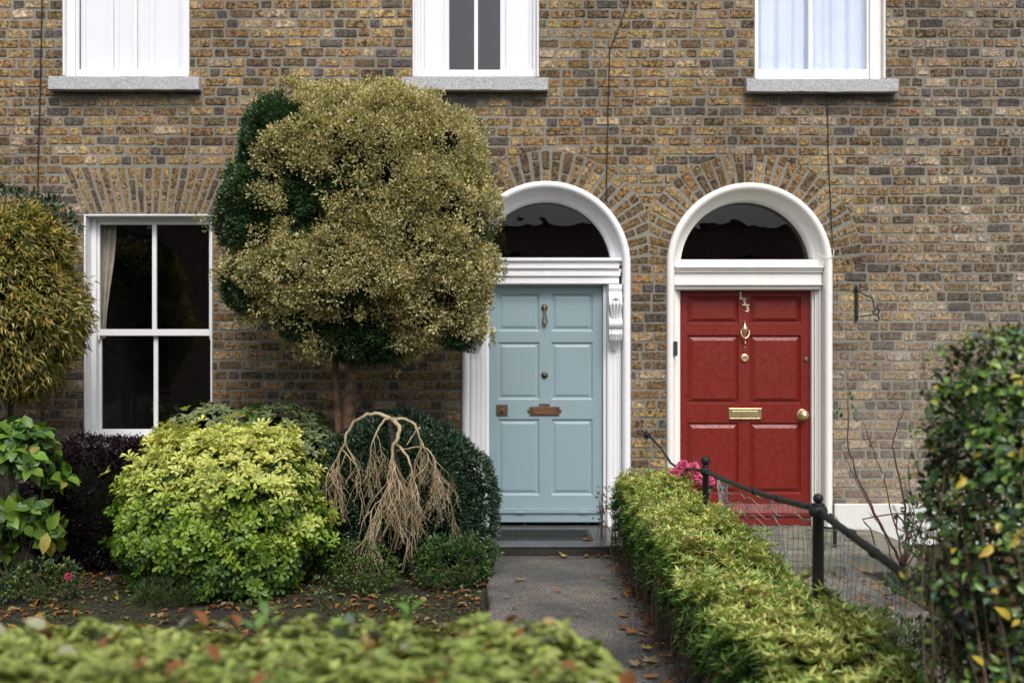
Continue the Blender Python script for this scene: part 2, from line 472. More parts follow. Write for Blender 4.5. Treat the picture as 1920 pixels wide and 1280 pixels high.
# ---------- sash windows ----------
def frame_rects(mb, x0, x1, z0, z1, l, r, b, t, y0, y1):
    """picture-frame of four bars butted together"""
    mb.box(x0, x0 + l, y0, y1, z0, z1); mb.box(x1 - r, x1, y0, y1, z0, z1)
    mb.box(x0 + l, x1 - r, y0, y1, z0, z0 + b); mb.box(x0 + l, x1 - r, y0, y1, z1 - t, z1)
def room(parent, x0, x1, z0, z1, y0, y1, name='room'):
    m = MB(); v = [(x0, y0, z0), (x1, y0, z0), (x1, y0, z1), (x0, y0, z1), (x0, y1, z0), (x1, y1, z0), (x1, y1, z1), (x0, y1, z1)]
    m.add(v, [(4, 5, 6, 7), (0, 1, 5, 4), (3, 2, 6, 7), (0, 3, 7, 4), (1, 2, 6, 5)]); return m.build(name, M['dark'], parent)
def sash_window(house, px, rec, fl, fr, ytop, ybot, glass_px, rail_y, bottom_rail, mat, label, meeting=None, lining=None):
    px0, px1 = px; x0, x1, z1, z0 = X(px0), X(px1), Z(ytop), Z(ybot)
    w = thing('window', label, None); w.parent = house; w.location = -house.location
    del_cat = w
    gx0, gx1, bar = glass_px
    G = lambda p: X(p, -rec)
    m = MB()   # painted reveal lining
    t = .014
    for (a, b) in ((x0, x0 + t), (x1 - t, x1)): m.box(a, b, -.006, rec, z0, z1)
    m.box(x0 + t, x1 - t, -.006, rec, z1 - t, z1)
    m.build('reveal', mat, w, bevel=.003)
    m = MB(); frame_rects(m, x0 + t, x1 - t, z0, z1 - t, G(gx0) - (x0 + t) - .025, (x1 - t) - G(gx1) - .025, .01, .03, rec - .02, rec + .05)
    m.build('frame', mat, w, bevel=.004)
    xi0, xi1 = G(gx0), G(gx1)
    zt = (z1 - t - .03)
    if meeting:
        zm0, zm1 = Z(meeting[1], -rec), Z(meeting[0], -rec)
        ztg = Z(421, -rec)
        m = MB(); frame_rects(m, xi0 - .025, xi1 + .025, zm0, zt, .025, .025, zm1 - zm0, zt - ztg, rec, rec + .035)
        m.box(G(bar[0]), G(bar[1]), rec + .003, rec + .03, zm1, ztg)
        m.tube([(xi0 - .012, rec + .012, zm0 + .002), (xi0 - .012, rec + .012, zm0 - .03), (xi0 - .014, rec + .012, zm0 - .05)], [.012, .011, .004], 8)
        m.tube([(xi1 + .012, rec + .012, zm0 + .002), (xi1 + .012, rec + .012, zm0 - .03), (xi1 + .014, rec + .012, zm0 - .05)], [.012, .011, .004], 8)
        m.build('sash', mat, w, bevel=.004)
        m = MB(); frame_rects(m, xi0 - .025, xi1 + .025, z0 + .02, zm0 + .02, .025, .025, .08, .02, rec + .038, rec + .07)
        m.box(G(bar[0]), G(bar[1]), rec + .04, rec + .066, z0 + .1, zm0)
        m.build('sash', mat, w, bevel=.004)
        m = MB(); m.add([(xi0 - .01, rec + .018, zm1 - .005), (xi1 + .01, rec + .018, zm1 - .005), (xi1 + .01, rec + .016, ztg + .005), (xi0 - .01, rec + .016, ztg + .005)], [(0, 1, 2, 3)])
        m.build('pane', M['glass'], w)
        m = MB(); m.add([(xi0 - .01, rec + .054, z0 + .09), (xi1 + .01, rec + .054, z0 + .09), (xi1 + .01, rec + .052, zm0 + .005), (xi0 - .01, rec + .052, zm0 + .005)], [(0, 1, 2, 3)])
        m.build('pane', M['glass'], w)
    else:
        zr0 = z0 + .01; zr1 = Z(bottom_rail, -rec)
        m = MB(); frame_rects(m, xi0 - .025, xi1 + .025, zr0, zt, .025, .025, zr1 - zr0, .04, rec, rec + .035)
        m.box(G(bar[0]), G(bar[1]), rec + .003, rec + .03, zr1, zt - .04)
        m.build('sash', mat, w, bevel=.004)
        m = MB(); m.add([(xi0 - .01, rec + .018, zr1 - .005), (xi1 + .01, rec + .018, zr1 - .005), (xi1 + .01, rec + .014, zt - .035), (xi0 - .01, rec + .014, zt - .035)], [(0, 1, 2, 3)])
        m.build('pane', M['glass'], w)
    room(w, x0 + .02, x1 - .02, z0, z1, rec + .09, 2.2)
    return w, xi0, xi1, zt
def granite_sill(w, a, b, y0, y1):
    m = MB(); d = .085; n = 14
    x0, x1 = X(a, d), X(b, d); z1, z0 = Z(y0, d), Z(y1, d)
    # slightly uneven front arris
    vs = []; fs = []
    for i in range(n + 1):
        x = x0 + (x1 - x0) * i / n; e = lambda: rng.normal(0, .0016)
        vs += [(x, .10, z1 - .001), (x, -d + e(), z1 - .004 + e()), (x, -d + e(), z0 + e()), (x, .0, z0 + .002)]
    for i in range(n):
        for k in range(4):
            fs.append((i * 4 + k, (i + 1) * 4 + k, (i + 1) * 4 + (k + 1) % 4, i * 4 + (k + 1) % 4))
    fs += [(0, 1, 2, 3), tuple(n * 4 + k for k in (3, 2, 1, 0))]
    m.add(vs, fs); return m.build('sill', M['granite'], w, bevel=.006)
def shutter(w, xa, xb, z0, z1, y, cols=1):
    m = MB(); m.box(xa, xb, y, y + .03, z0, z1)
    wd = (xb - xa) / cols
    for k in range(cols):
        a, b = xa + wd * k, xa + wd * (k + 1); i = min(.045, wd * .2)
        for (za, zb) in ((z0 + .06, z0 + 1.1), (z0 + 1.2, z1 - .06)):
            m.add([(a + i, y - .001, za), (b - i, y - .001, za), (b - i, y - .001, zb), (a + i, y - .001, zb),
                   (a + i + .012, y - .012, za + .012), (b - i - .012, y - .012, za + .012), (b - i - .012, y - .012, zb - .012), (a + i + .012, y - .012, zb - .012)],
                  [(0, 1, 5, 4), (1, 2, 6, 5), (2, 3, 7, 6), (3, 0, 4, 7), (4, 5, 6, 7)])
        if k: m.box(a - .002, a + .002, y - .0135, y - .003, z0, z1)
    return m.build('shutter', M['shutter'], w, bevel=.002)

w1, a0, a1, zt = sash_window(houseA, (118, 355), .06, 0, 0, -300, 142, (147, 343, (250, 256)), None, 130, M['white'], 'upstairs sash window with closed white panelled shutters')
granite_sill(w1, 90, 373, 142, 168)
shutter(w1, a0, a0 + .31, Z(142), zt, .112); shutter(w1, a0 + .315, a1, Z(142), zt, .114, 2)
w2, a0, a1, zt = sash_window(houseA, (774, 1010), .06, 0, 0, -300, 144, (787, 1000, (889, 896)), None, 131, M['white'], 'upstairs sash window with half open white shutters and dark gap')
granite_sill(w2, 753, 1028, 144, 169)
shutter(w2, a0 - .01, X(842, -.11), Z(144), zt, .112); shutter(w2, X(938, -.11), a1 + .01, Z(144), zt, .112)
w3, a0, a1, zt = sash_window(houseB, (1415, 1660), .07, 0, 0, -300, 147, (1422, 1625, (1516, 1524)), None, 130, M['cream'], 'upstairs sash window with pale net curtains')
granite_sill(w3, 1400, 1685, 147, 172)
def drape(w, name, xs, z0, z1, y, mat, amp=.018, freq=40, top_w=None):
    """hanging cloth: xs=(left0,right0) at the top, and at the bottom"""
    (ta, tb), (ba, bb) = xs; m = MB(); nx, nz_ = 70, 14; vs = []
    ph = [rng.uniform(0, 6) for _ in range(4)]
    for j in range(nz_ + 1):
        v = j / nz_; zz = z1 + (z0 - z1) * v
        vv = v * v * (3 - 2 * v)
        for i in range(nx + 1):
            u = i / nx; L = ta + (ba - ta) * vv; Rr = tb + (bb - tb) * vv
            s = u * (tb - ta) * freq
            yy = y + amp * (math.sin(s + ph[0] + .6 * v) + .5 * math.sin(s * 2.3 + ph[1]) + .4 * math.sin(s * .43 + ph[2]))
            vs.append((L + (Rr - L) * u, yy, zz))
    fs = [(j * (nx + 1) + i, j * (nx + 1) + i + 1, (j + 1) * (nx + 1) + i + 1, (j + 1) * (nx + 1) + i) for j in range(nz_) for i in range(nx)]
    m.add(vs, fs); return m.build(name, mat, w, smooth=True)
mid = X(1518, -.15)
drape(w3, 'curtain', ((a0 - .02, mid + .02), (a0 - .02, mid + .0)), Z(150), zt, .14, M['lace'], .016, 34)
drape(w3, 'curtain', ((mid - .0, a1 + .02), (mid + .015, a1 + .02)), Z(150), zt, .13, M['lace'], .016, 34)
w4, a0, a1, zt = sash_window(houseA, (158, 398), .13, 0, 0, 402, 826, (187, 392, (285, 293)), None, None, M['white'], 'ground floor two over two sash window with black glass', meeting=(617, 629))
drape(w4, 'curtain', ((a0 - .03, a0 + .12), (a0 - .04, a0 + .015)), Z(632), Z(415), .24, M['curtain'], .012, 90)
m = MB(); m.box(X(150), X(406), -.05, .1, Z(838), Z(826) - .001); m.build('sill', M['granite'], w4, bevel=.005)
for w in (w1, w2, w3, w4):
    if 'category' in w: del w['category']

# ---------- doorways ----------
def sweep(mb, cx, cz, r, prof, t0=0, t1=math.pi, n=56, zb=None):
    """profile (inward offset, y) swept round the arch and (zb given) down both jambs"""
    st = []
    if zb is not None:
        st.append(lambda o: (cx + r - o, zb)); 
    for i in range(n + 1):
        t = t0 + (t1 - t0) * i / n
        st.append(lambda o, t=t: (cx + (r - o) * math.cos(t), cz + (r - o) * math.sin(t)))
    if zb is not None: st.append(lambda o: (cx - r + o, zb))
    k = len(prof); vs = []
    for s in st:
        for (o, y) in prof:
            p = s(o); vs.append((p[0], y, p[1]))
    fs = [(i * k + j, (i + 1) * k + j, (i + 1) * k + j + 1, i * k + j + 1) for i in range(len(st) - 1) for j in range(k - 1)]
    mb.add(vs, fs)
def half_disc(cx, cz, r, zb, y, n=48):
    pts = []
    t0 = math.asin(max(-1, min(1, (zb - cz) / r)))
    for i in range(n + 1):
        t = t0 + (math.pi - 2 * t0) * i / n; pts.append((cx + r * math.cos(t), y, cz + r * math.sin(t)))
    m = MB(); m.add(pts, [tuple(range(n + 1))]); return m
def door_mesh(x0, x1, z0, z1, y, cells, style):
    """panelled leaf: xs/zs panel rectangles cut in a face at y"""
    (xa, xb, xc, xd), rows = cells
    xs = [x0, xa, xb, xc, xd, x1]; zs = [z1]
    for (t, b) in rows: zs += [t, b]
    zs.append(z0); m = MB()
    for i in range(5):
        for j in range(len(zs) - 1):
            a, b, t, bo = xs[i], xs[i + 1], zs[j], zs[j + 1]
            if i in (1, 3) and j % 2 == 1:
                rings = [(0, y)] + style(y, b - a)
                prev = None
                for (ins, yy) in rings:
                    cur = [(a + ins, yy, bo + ins), (b - ins, yy, bo + ins), (b - ins, yy, t - ins), (a + ins, yy, t - ins)]
                    if prev:
                        for k in range(4):
                            m.add([prev[k], prev[(k + 1) % 4], cur[(k + 1) % 4], cur[k]], [(0, 1, 2, 3)])
                    prev = cur
                m.add(prev, [(0, 1, 2, 3)])
            else: m.add([(a, y, bo), (b, y, bo), (b, y, t), (a, y, t)], [(0, 1, 2, 3)])
    m.box(x0, x1, y + .02, y + .045, z0, z1)
    m.add([(x0, y, z0), (x0, y + .02, z0), (x0, y + .02, z1), (x0, y, z1)], [(0, 1, 2, 3)])
    m.add([(x1, y, z0), (x1, y + .02, z0), (x1, y + .02, z1), (x1, y, z1)], [(0, 1, 2, 3)])
    return m
def doorway(house, A, mat, leafmat, o_door, glass_o, fan_y, ent, leaf_px, panels, style, leaf_bottom, label_door):
    cx, cz, r, rec = X(A['c']), Z(A['y']), A['r'] / 200.0, A['rec']
    zb = -.03; zs = Z(fan_y)
    sur = thing('door_surround', None, None); sur.parent = house; sur.location = -house.location
    m = MB()
    bead = [(0, .01), (-.001, -.012), (.008, -.03), (.024, -.04), (.044, -.04), (.06, -.031), (.07, -.014), (.074, .006)]
    cove = [(.082, .03), (.094, .055), (.108, .072), (.118, .08), (.121, .086), (.132, .090), (glass_o, .094), (glass_o + .001, rec + .05)]
    sweep(m, cx, cz, r, bead + cove, 0, math.pi)
    m.build('arch_moulding', mat, sur, smooth=True)
    for s in (1, -1):
        m = MB()
        xo = cx + s * r
        pr = bead if A is BL else bead
        vs = []
        for z in (cz, Z(700), Z(850), zb):
            for (o, y) in bead + [(.076, .15)]: vs.append((xo - s * o, y, z))
        k = len(bead) + 1
        m.add(vs, [(i * k + j, i * k + j + 1, (i + 1) * k + j + 1, (i + 1) * k + j) for i in range(3) for j in range(k - 1)])
        m.build('jamb_moulding', mat, sur, smooth=True)
    # fanlight pane, its bottom rail
    zr = zs
    m = half_disc(cx, cz, r - glass_o + .006, zs - .01, rec + .03); m.build('fanlight_pane', M['glass'], sur)
    return sur, cx, cz, r, rec, zs
# -- blue
sur, cx, cz, r, rec, zs = doorway(houseA, BL, M['white'], M['blue'], .25, .168, 483, None, None, None, None, None, None)
zent0 = Z(535)
m = MB()
xl, xr = cx - r + .078, cx + r - .078
zz = [Z(483), Z(489), Z(497), Z(503), Z(510), Z(517), Z(531)]
dep = [.000, .028, .012, .035, .022, .04]
for i in range(6): m.box(xl + (0.0 if i == 0 else .012 * (i % 3)), xr - (0.0 if i == 0 else .012 * (i % 3)), dep[i], .14, zz[i + 1], zz[i])
m.build('entablature', M['white'], sur, bevel=.003)
m = MB()
dx0, dx1 = X(918, -rec), X(1130, -rec)
zfl = -.045
m.box(dx0 - .035, dx0 - .002, .105, .2, zfl, zz[6]); m.box(dx1 + .002, dx1 + .035, .105, .2, zfl, zz[6]); m.box(dx0 - .002, dx1 + .002, .105, .2, Z(536, -rec) + .003, zz[6])
m.build('frame', M['white'], sur, bevel=.003)
for s, xa, xb in ((-1, cx - r + .078, dx0 - .036), (1, dx1 + .036, cx + r - .078)):
    m = MB(); m.box(xa, xb, .06, .16, zfl + .2, zz[6] - .001)
    w = xb - xa
    for k in range(3):      # raised reeds of the pilaster
        m.box(xa + w * (.10 + .3 * k), xa + w * (.10 + .3 * k) + w * .19, .054, .061, zfl + .28, Z(665))
    m.box(xa - .003, xb + .003, .035, .16, zfl, zfl + .199)
    m.build('pilaster', M['white'], sur, bevel=.004)
    # carved console bracket: scrolled block, acanthus leaf, drop
    m = MB(); c0 = (xa + xb) / 2; hw = w * .46
    prof = [(.0, 533), (-.055, 534), (-.062, 541), (-.05, 548), (-.07, 556), (-.085, 566), (-.07, 575), (-.05, 585), (-.045, 596), (-.058, 604), (-.06, 614), (-.045, 621), (-.02, 628), (.045, 640)]
    poly = [(y + .02, Z(py)) for y, py in prof] + [(.07, Z(640)), (.07, Z(533))]
    n = len(poly)
    m.add([(c0 - hw, y, z) for y, z in poly] + [(c0 + hw, y, z) for y, z in poly], [(i, (i + 1) % n, (i + 1) % n + n, i + n) for i in range(n)] + [tuple(range(n)), tuple(reversed(range(n, 2 * n)))])
    for u_, rr in ((-.72, .014), (-.25, .017), (.25, .017), (.72, .014)):
        u = c0 + hw * u_
        m.tube([(u, -.05, Z(563)), (u + hw * u_ * .15, -.075, Z(571)), (u, -.06, Z(580)), (c0 + (u - c0) * .75, -.04, Z(590)), (c0 + (u - c0) * .4, -.035, Z(598))], [.009, rr, rr * .85, rr * .7, .005], 8)
    m.tube([(c0 - hw * 1.02, -.035, Z(607)), (c0 + hw * 1.02, -.035, Z(607))], .045, 16)
    for u_, rr in ((-.85, .013), (-.42, .016), (0, .02), (.42, .016), (.85, .013)):
        u = c0 + hw * u_
        m.tube([(u, -.05, Z(618)), (u * 1.0, -.062, Z(626)), (c0 + (u - c0) * .95, -.04, Z(636)), (c0 + (u - c0) * .6, .0, Z(645)), (c0 + (u - c0) * .3, .03, Z(655))], [.009, rr, rr * .95, rr * .7, .006], 8)
    for s2 in (-1, 1):
        m.ball((c0 + s2 * hw * .9, -.03, Z(556)), .024, 12, (.55, 1, 1))
    m.tube([(c0 - hw * .6, -.058, Z(563)), (c0, -.075, Z(559)), (c0 + hw * .6, -.058, Z(563))], .011, 8)
    m.ball((c0, .035, Z(655)), .014)
    m.build('bracket', M['white'], sur, smooth=False, bevel=.003)
door = thing('front_door', 'pale blue six panel door with dull bronze fittings', None); door.parent = houseA; door.location = -houseA.location
yd = rec
Q = lambda p: X(p, -rec); QZ = lambda p: Z(p, -rec)
sty = lambda y, w: [(.004, y + .002), (.016, y + .012), (.026, y + .013), (.048, y + .005), (.0485, y + .004)]
rows = [(QZ(550), QZ(621)), (QZ(641), QZ(749)), (QZ(785), QZ(928))]
door_mesh(dx0, dx1, QZ(979), QZ(536), yd, ((Q(933), Q(1012), Q(1033), Q(1112)), rows), sty).build('leaf', M['blue'], door)
m = MB(); m.box(dx0 + .005, dx1 - .005, yd - .03, yd - .001, QZ(961), QZ(952)); m.box(dx0 + .005, dx1 - .005, yd - .012, yd - .0015, QZ(978), QZ(961) - .002)
for hx in (975, 1093): m.box(Q(hx) - .04, Q(hx) + .04, yd - .036, yd - .028, QZ(961), QZ(957))
m.build('weather_board', M['blue'], door, bevel=.003)
# fittings
m = MB(); m.lathe((Q(1021), yd, QZ(576)), [(.0, -.03), (.02, -.028), (.03, -.012), (.03, 0)], 'y')
m.tube([(Q(1021), yd - .03, QZ(579)), (Q(1017), yd - .032, QZ(604)), (Q(1021), yd - .034, QZ(608)), (Q(1026), yd - .032, QZ(604)), (Q(1022), yd - .03, QZ(579))], .006, 8)
m.ball((Q(1021), yd - .022, QZ(607)), .016); m.build('knocker', M['bronze'], door, smooth=True)
m = MB(); m.lathe((Q(1021), yd, QZ(703)), [(.0, -.03), (.012, -.028), (.014, -.015), (.02, -.012), (.032, -.006), (.034, 0)], 'y'); m.build('knob', M['bronze'], door, smooth=True)
m = MB(); m.lathe((Q(924), yd, QZ(626)), [(.0, -.012), (.012, -.012), (.022, -.008), (.024, 0)], 'y'); m.build('lock', M['bronze'], door)
m = MB(); m.box(Q(930.5), Q(952), yd - .01, yd - .0005, QZ(779), QZ(758)); m.lathe((Q(941), yd - .01, QZ(769)), [(.0, -.03), (.016, -.028), (.02, -.02), (.012, -.012), (.012, 0)], 'y')
m.box(Q(932.5), Q(934.5), yd - .014, yd - .009, QZ(776), QZ(761)); m.build('lock_plate', M['bronze'], door, bevel=.003)
m = MB(); m.box(Q(993), Q(1049), yd - .01, yd - .0005, QZ(778.5), QZ(762)); frame_rects(m, Q(998), Q(1044), QZ(776), QZ(764.5), .008, .008, .008, .008, yd - .016, yd - .0105)
for hx in (992, 1050): m.lathe((Q(hx), yd, QZ(770)), [(.0, -.012), (.014, -.01), (.016, 0)], 'y')
m.box(Q(1011), Q(1031), yd - .004, yd - .0005, QZ(761), QZ(756.5)); m.build('letterbox', M['bronze'], door, bevel=.002)
m = MB(); m.box(Q(1000), Q(1042), yd - .0145, yd - .0102, QZ(774.5), QZ(766)); m.build('letter_flap', simple('worn_copper', (.25, .10, .05), (.18, .08, .05), .5, 20, .2, metal=.4), door)
room(houseA, dx0 - .1, dx1 + .1, -.05, cz + r, rec + .06, 3.0, 'hallway')

# -- red
sur, cx, cz, r, rec, zs = doorway(houseB, RD, M['cream'], M['red'], .155, .145, 485, None, None, None, None, None, None)
xl, xr = cx - r + .078, cx + r - .078
m = MB(); m.box(xl + .004, xr - .004, .07, .2, Z(499), Z(485))
steps = [(499, 502, -.005), (502, 506, .012), (506, 510, .024), (510, 530, .045), (530, 534, .03), (534, 541, .06)]
for (a, b, y_) in steps: m.box(xl + .001 * (b % 3), xr - .001 * (b % 3), y_, .16, Z(b), Z(a))
m.build('entablature', M['cream'], sur, bevel=.003)
dx0, dx1 = X(1274, -rec), X(1519, -rec)
m = MB(); zt_ = Z(541)
for s, xo, xi in ((-1, cx - r + .078, dx0 - .002), (1, cx + r - .078, dx1 + .002)):
    w = (xi - xo)
    ws = [0, .25, .45, .7, 1.0]; ys = [.075, .095, .11, .14]
    for k in range(4):
        a, b = xo + w * ws[k], xo + w * ws[k + 1]; m.box(min(a, b), max(a, b), ys[k], .24, -.05, zt_ - .0005 * k)
m.box(dx0 - .002, dx1 + .002, .14, .24, Z(542, -rec) + .001, zt_ - .002)
m.build('frame', M['cream'], sur, bevel=.002)
m = MB(); m.box(X(1262), X(1269), -.05, .078, Z(667), Z(640)); m.build('doorbell', M['bell'], sur, bevel=.003)
door = thing('front_door', 'red six panel door numbered 133 with brass fittings', None); door.parent = houseB; door.location = -houseB.location
yd = rec
sty = lambda y, w: [(.003, y + .003), (.012, y + .016), (.018, y + .017), (.052, y - .004), (.0525, y - .004)]
rows = [(QZ(555), QZ(607)), (QZ(628), QZ(757)), (QZ(792), QZ(925))]
door_mesh(dx0, dx1, QZ(968), QZ(542), yd, ((Q(1289), Q(1385), Q(1406), Q(1502)), rows), sty).build('leaf', M['red'], door)
m = MB(); 
m.add([(dx0 + .004, yd - .001, QZ(944)), (dx1 - .004, yd - .001, QZ(944)), (dx1 - .004, yd - .03, QZ(960)), (dx0 + .004, yd - .03, QZ(960)), (dx1 - .004, yd - .03, QZ(967)), (dx0 + .004, yd - .03, QZ(967)), (dx1 - .004, yd - .001, QZ(967)), (dx0 + .004, yd - .001, QZ(967))],
      [(0, 1, 2, 3), (3, 2, 4, 5), (5, 4, 6, 7), (0, 3, 5, 7), (1, 6, 4, 2)]); m.build('weather_board', M['red'], door)
m = MB(); m.box(dx0, dx1, yd - .02, yd + .06, -.05, QZ(969)); m.build('threshold', M['red'], door)
def strokes(name, lines, rad, parent):
    m = MB()
    for l in lines: m.tube([(x, yd - .007, z) for x, z in l], rad, 6)
    return m.build(name, M['brass_pale'], parent)
def numeral(ch, px, py):
    x0, z0 = Q(px), QZ(py); h = .031; w = .017
    if ch == '1': L = [[(x0, z0 - h), (x0, z0 + h)], [(x0 - .016, z0 + h * .5), (x0, z0 + h)], [(x0 - .012, z0 - h), (x0 + .012, z0 - h)]]
    else:
        arc = [(x0 + w * .85 * math.cos(t) - .003, z0 - h * .42 + h * .58 * math.sin(t)) for t in [R(a) for a in range(100, -171, -25)]]
        L = [[(x0 - w, z0 + h * .75), (x0 - w, z0 + h), (x0 + w, z0 + h), (x0 - .004, z0 + h * .15)], arc]
    o = strokes('door_number', L, .0075, door)
for ch, px, py in (('1', 1388.6, 553.7), ('3', 1394.6, 566), ('3', 1400.5, 578)): numeral(ch, px, py)
kx = Q(1396)
m = MB(); m.lathe((kx, yd - .012, 0), [(.002, QZ(601)), (.006, QZ(603)), (.003, QZ(606)), (.009, QZ(608)), (.012, QZ(611)), (.026, QZ(614)), (.03, QZ(617)), (.026, QZ(620)), (.022, QZ(624)), (.014, QZ(628)), (.004, QZ(631))], 'z', 16)
m.tube([(kx - .036, yd - .02, QZ(617)), (kx - .04, yd - .03, QZ(624)), (kx - .028, yd - .035, QZ(631)), (kx, yd - .037, QZ(635)), (kx + .028, yd - .035, QZ(631)), (kx + .04, yd - .03, QZ(624)), (kx + .036, yd - .02, QZ(617))], [.005, .006, .008, .01, .008, .006, .005], 8)
m.lathe((kx, yd - .03, 0), [(.003, QZ(644)), (.008, QZ(640)), (.004, QZ(637)), (.01, QZ(634))], 'z', 12)
m.tube([(kx, yd - .03, QZ(617)), (kx, yd, QZ(617))], .012, 8)
m.build('knocker', M['brass'], door, smooth=True)
m = MB(); m.ball((kx, yd - .004, QZ(651)), .007); m.build('stud', M['brass'], door, smooth=True)
m = MB(); m.lathe((kx, yd, QZ(671)), [(.0, -.012), (.012, -.012), (.015, -.006), (.021, -.006), (.026, -.018), (.036, -.014), (.04, 0)], 'y', 28); m.build('spyhole', M['brass'], door, smooth=False)
m = MB(); m.lathe((Q(1511), yd, QZ(673)), [(.0, -.018), (.018, -.017), (.022, -.01), (.023, 0)], 'y', 20); m.build('lock', M['nickel'], door)
m = MB(); m.box(Q(1366), Q(1427), yd - .012, yd - .0005, QZ(786), QZ(765)); frame_rects(m, Q(1366.5), Q(1426.5), QZ(785.6), QZ(765.4), .012, .012, .012, .012, yd - .02, yd - .0125)
m.box(Q(1372), Q(1421), yd - .018, yd - .0126, QZ(781), QZ(770)); m.build('letterbox', M['brass'], door, bevel=.002)
m = MB(); m.lathe((Q(1505), yd, QZ(777)), [(.0, -.075), (.02, -.074), (.038, -.066), (.046, -.052), (.04, -.038), (.02, -.028), (.018, -.016), (.05, -.01), (.054, 0)], 'y', 28); m.build('knob', M['brass'], door, smooth=True)
room(houseB, dx0 - .1, dx1 + .1, -.05, cz + r, rec + .07, 3.0, 'hallway')
for o in list(C.objects):
    if o.type == 'EMPTY' and o.parent is not None and 'category' in o: del o['category']
# white rendered plinth right of the red doorway, and its continuation left of the blue door in brick
m = MB(); m.box(X(1562), X(EAST), -.055, -.012, -.2, Z(943)); m.build('plinth', M['plinth'], houseB, bevel=.008)

# ---------- things fixed to the walls ----------
def cable(label, pts, rad=.0055):
    m = MB(); out = []
    for i in range(len(pts) - 1):
        for k in range(6):
            t = k / 6; a, b = pts[i], pts[i + 1]
            q = P(a[0] + (b[0] - a[0]) * t + rng.normal(0, .25), a[1] + (b[1] - a[1]) * t); out.append((q[0], -.016, q[2]))
    q = P(*pts[-1]); out.append((q[0], -.016, q[2]))
    m.tube(out, rad, 6); o = m.build('cable', M['cable']); tag(o, label, 'cable')
cable('black cable running down the wall left of the shuttered window', [(82, -330), (80, 0), (77, 150), (73, 300), (71, 430), (74, 600), (80, 780), (80, 840)], .006)
cable('thin black cable kinking at its top between the two arches', [(1180, -330), (1178, 0), (1165, 40), (1143, 95), (1140, 200), (1138, 300), (1137, 382)], .0055)
cable('thin black cable dropping from the sill above the red door', [(1549, 172), (1551, 200), (1552, 290), (1556, 380), (1560, 455)], .005)
cable('very thin dark wire running level along the bricks at upper right', [(1549, 180), (1640, 189), (1760, 191), (1930, 190), (2300, 189)], .0025)
# small loop of white wire at the right arch
m = MB(); m.tube([P(1533, 474, .045), P(1540, 480, .05), P(1553, 483, .05), P(1562, 481, .04), P(1564, 468, .02)], .003, 6); o = m.build('cable', M['cream']); tag(o, 'short white wire looped at the right springing of the red door arch', 'cable')
br = thing('wall_bracket', 'black wrought iron hanging basket bracket on the wall right of the red door', 'bracket', P(1605, 600, .02))
m = MB(); bx = X(1605); m.box(bx - .016, bx + .012, -.024, -.008, Z(601), Z(541)); m.lathe((bx - .002, -.02, Z(541)), [(.02, -.01), (.014, .02), (.003, .035)], 'z', 8)
m.build('back_plate', M['iron'], br, bevel=.004)
m = MB(); e = (X(1640, .28), -.32)
m.tube([(bx, -.02, Z(545)), (bx + .1, -.15, Z(562)), (e[0] - .01, e[1], Z(585, .3))], .006, 8)
m.tube([(bx, -.02, Z(594)), (bx + .1, -.15, Z(592)), (e[0] - .01, e[1], Z(590, .3))], .006, 8)
m.tube([(e[0] - .01 + .028 * math.sin(t) , e[1] - .02, Z(584, .3) + .03 * math.cos(t)) for t in [i * .5 for i in range(11)]], .007, 8)
m.tube([(e[0] - .005 + .022 * math.sin(t), e[1] - .02, Z(597, .3) + .026 * math.cos(t)) for t in [i * .5 for i in range(10)]], .007, 8)
m.build('arm', M['iron'], br)

# =====================================================================
# GROUND
# =====================================================================
def sheet(name, x0, x1, y0, y1, z, mat, nx=1, ny=1, h=None):
    m = MB(); vs = []
    for j in range(ny + 1):
        for i in range(nx + 1):
            x = x0 + (x1 - x0) * i / nx; yy = y0 + (y1 - y0) * j / ny
            vs.append((x, yy, z + (h(x, yy) if h else 0)))
    m.add(vs, [(j * (nx + 1) + i, j * (nx + 1) + i + 1, (j + 1) * (nx + 1) + i + 1, (j + 1) * (nx + 1) + i) for j in range(ny) for i in range(nx)])
    o = m.build(name, mat, smooth=nx > 1); tag(o, kind='structure'); return o
def soil_mat():
    m, nt, b = new_mat('garden_soil')
    c = ramp(nt, nz(nt, 14, 6, .7), [(.3, (.012, .009, .006)), (.55, (.035, .026, .017)), (.75, (.07, .052, .034))])
    moss = ramp(nt, nz(nt, 3.2, 5, .65), [(.48, (0, 0, 0)), (.62, (1, 1, 1))])
    c = mixc(nt, moss, c, ramp(nt, nz(nt, 60, 4), [(.35, (.02, .03, .008)), (.7, (.075, .085, .025))]))
    nt.links.new(c, b.inputs['Base Color']); b.inputs['Roughness'].default_value = .85
    bump(nt, b, nz(nt, 40, 6, .7), 1, .03); return m
def asphalt_mat(name, base=1.0, green=0.0):
    m, nt, b = new_mat(name)
    sp = ramp(nt, nz(nt, 115, 4, .8), [(.40, (.022 * base, .021 * base, .021 * base)), (.5, (.075 * base, .072 * base, .068 * base)), (.62, (.30 * base, .28 * base, .26 * base))])
    wet = ramp(nt, nz(nt, 1.7, 5, .6), [(.35, (.5, .5, .5)), (.5, (1, .98, .94)), (.68, (1.7, 1.55, 1.38))])
    c = mixc(nt, 1.0, sp, wet, 'MULTIPLY')
    if green: c = mixc(nt, green, c, (.05, .06, .03))
    nt.links.new(c, b.inputs['Base Color'])
    rr = ramp(nt, nz(nt, 1.7, 5, .6), [(.35, (.35, .35, .35)), (.6, (.8, .8, .8))]); nt.links.new(rr, b.inputs['Roughness'])
    bump(nt, b, nz(nt, 150, 3, .7), .8, .006); return m
M['soil'] = soil_mat(); M['path'] = asphalt_mat('tarmac_path', 1.0); M['path2'] = asphalt_mat('concrete_path', 1.6, .2)
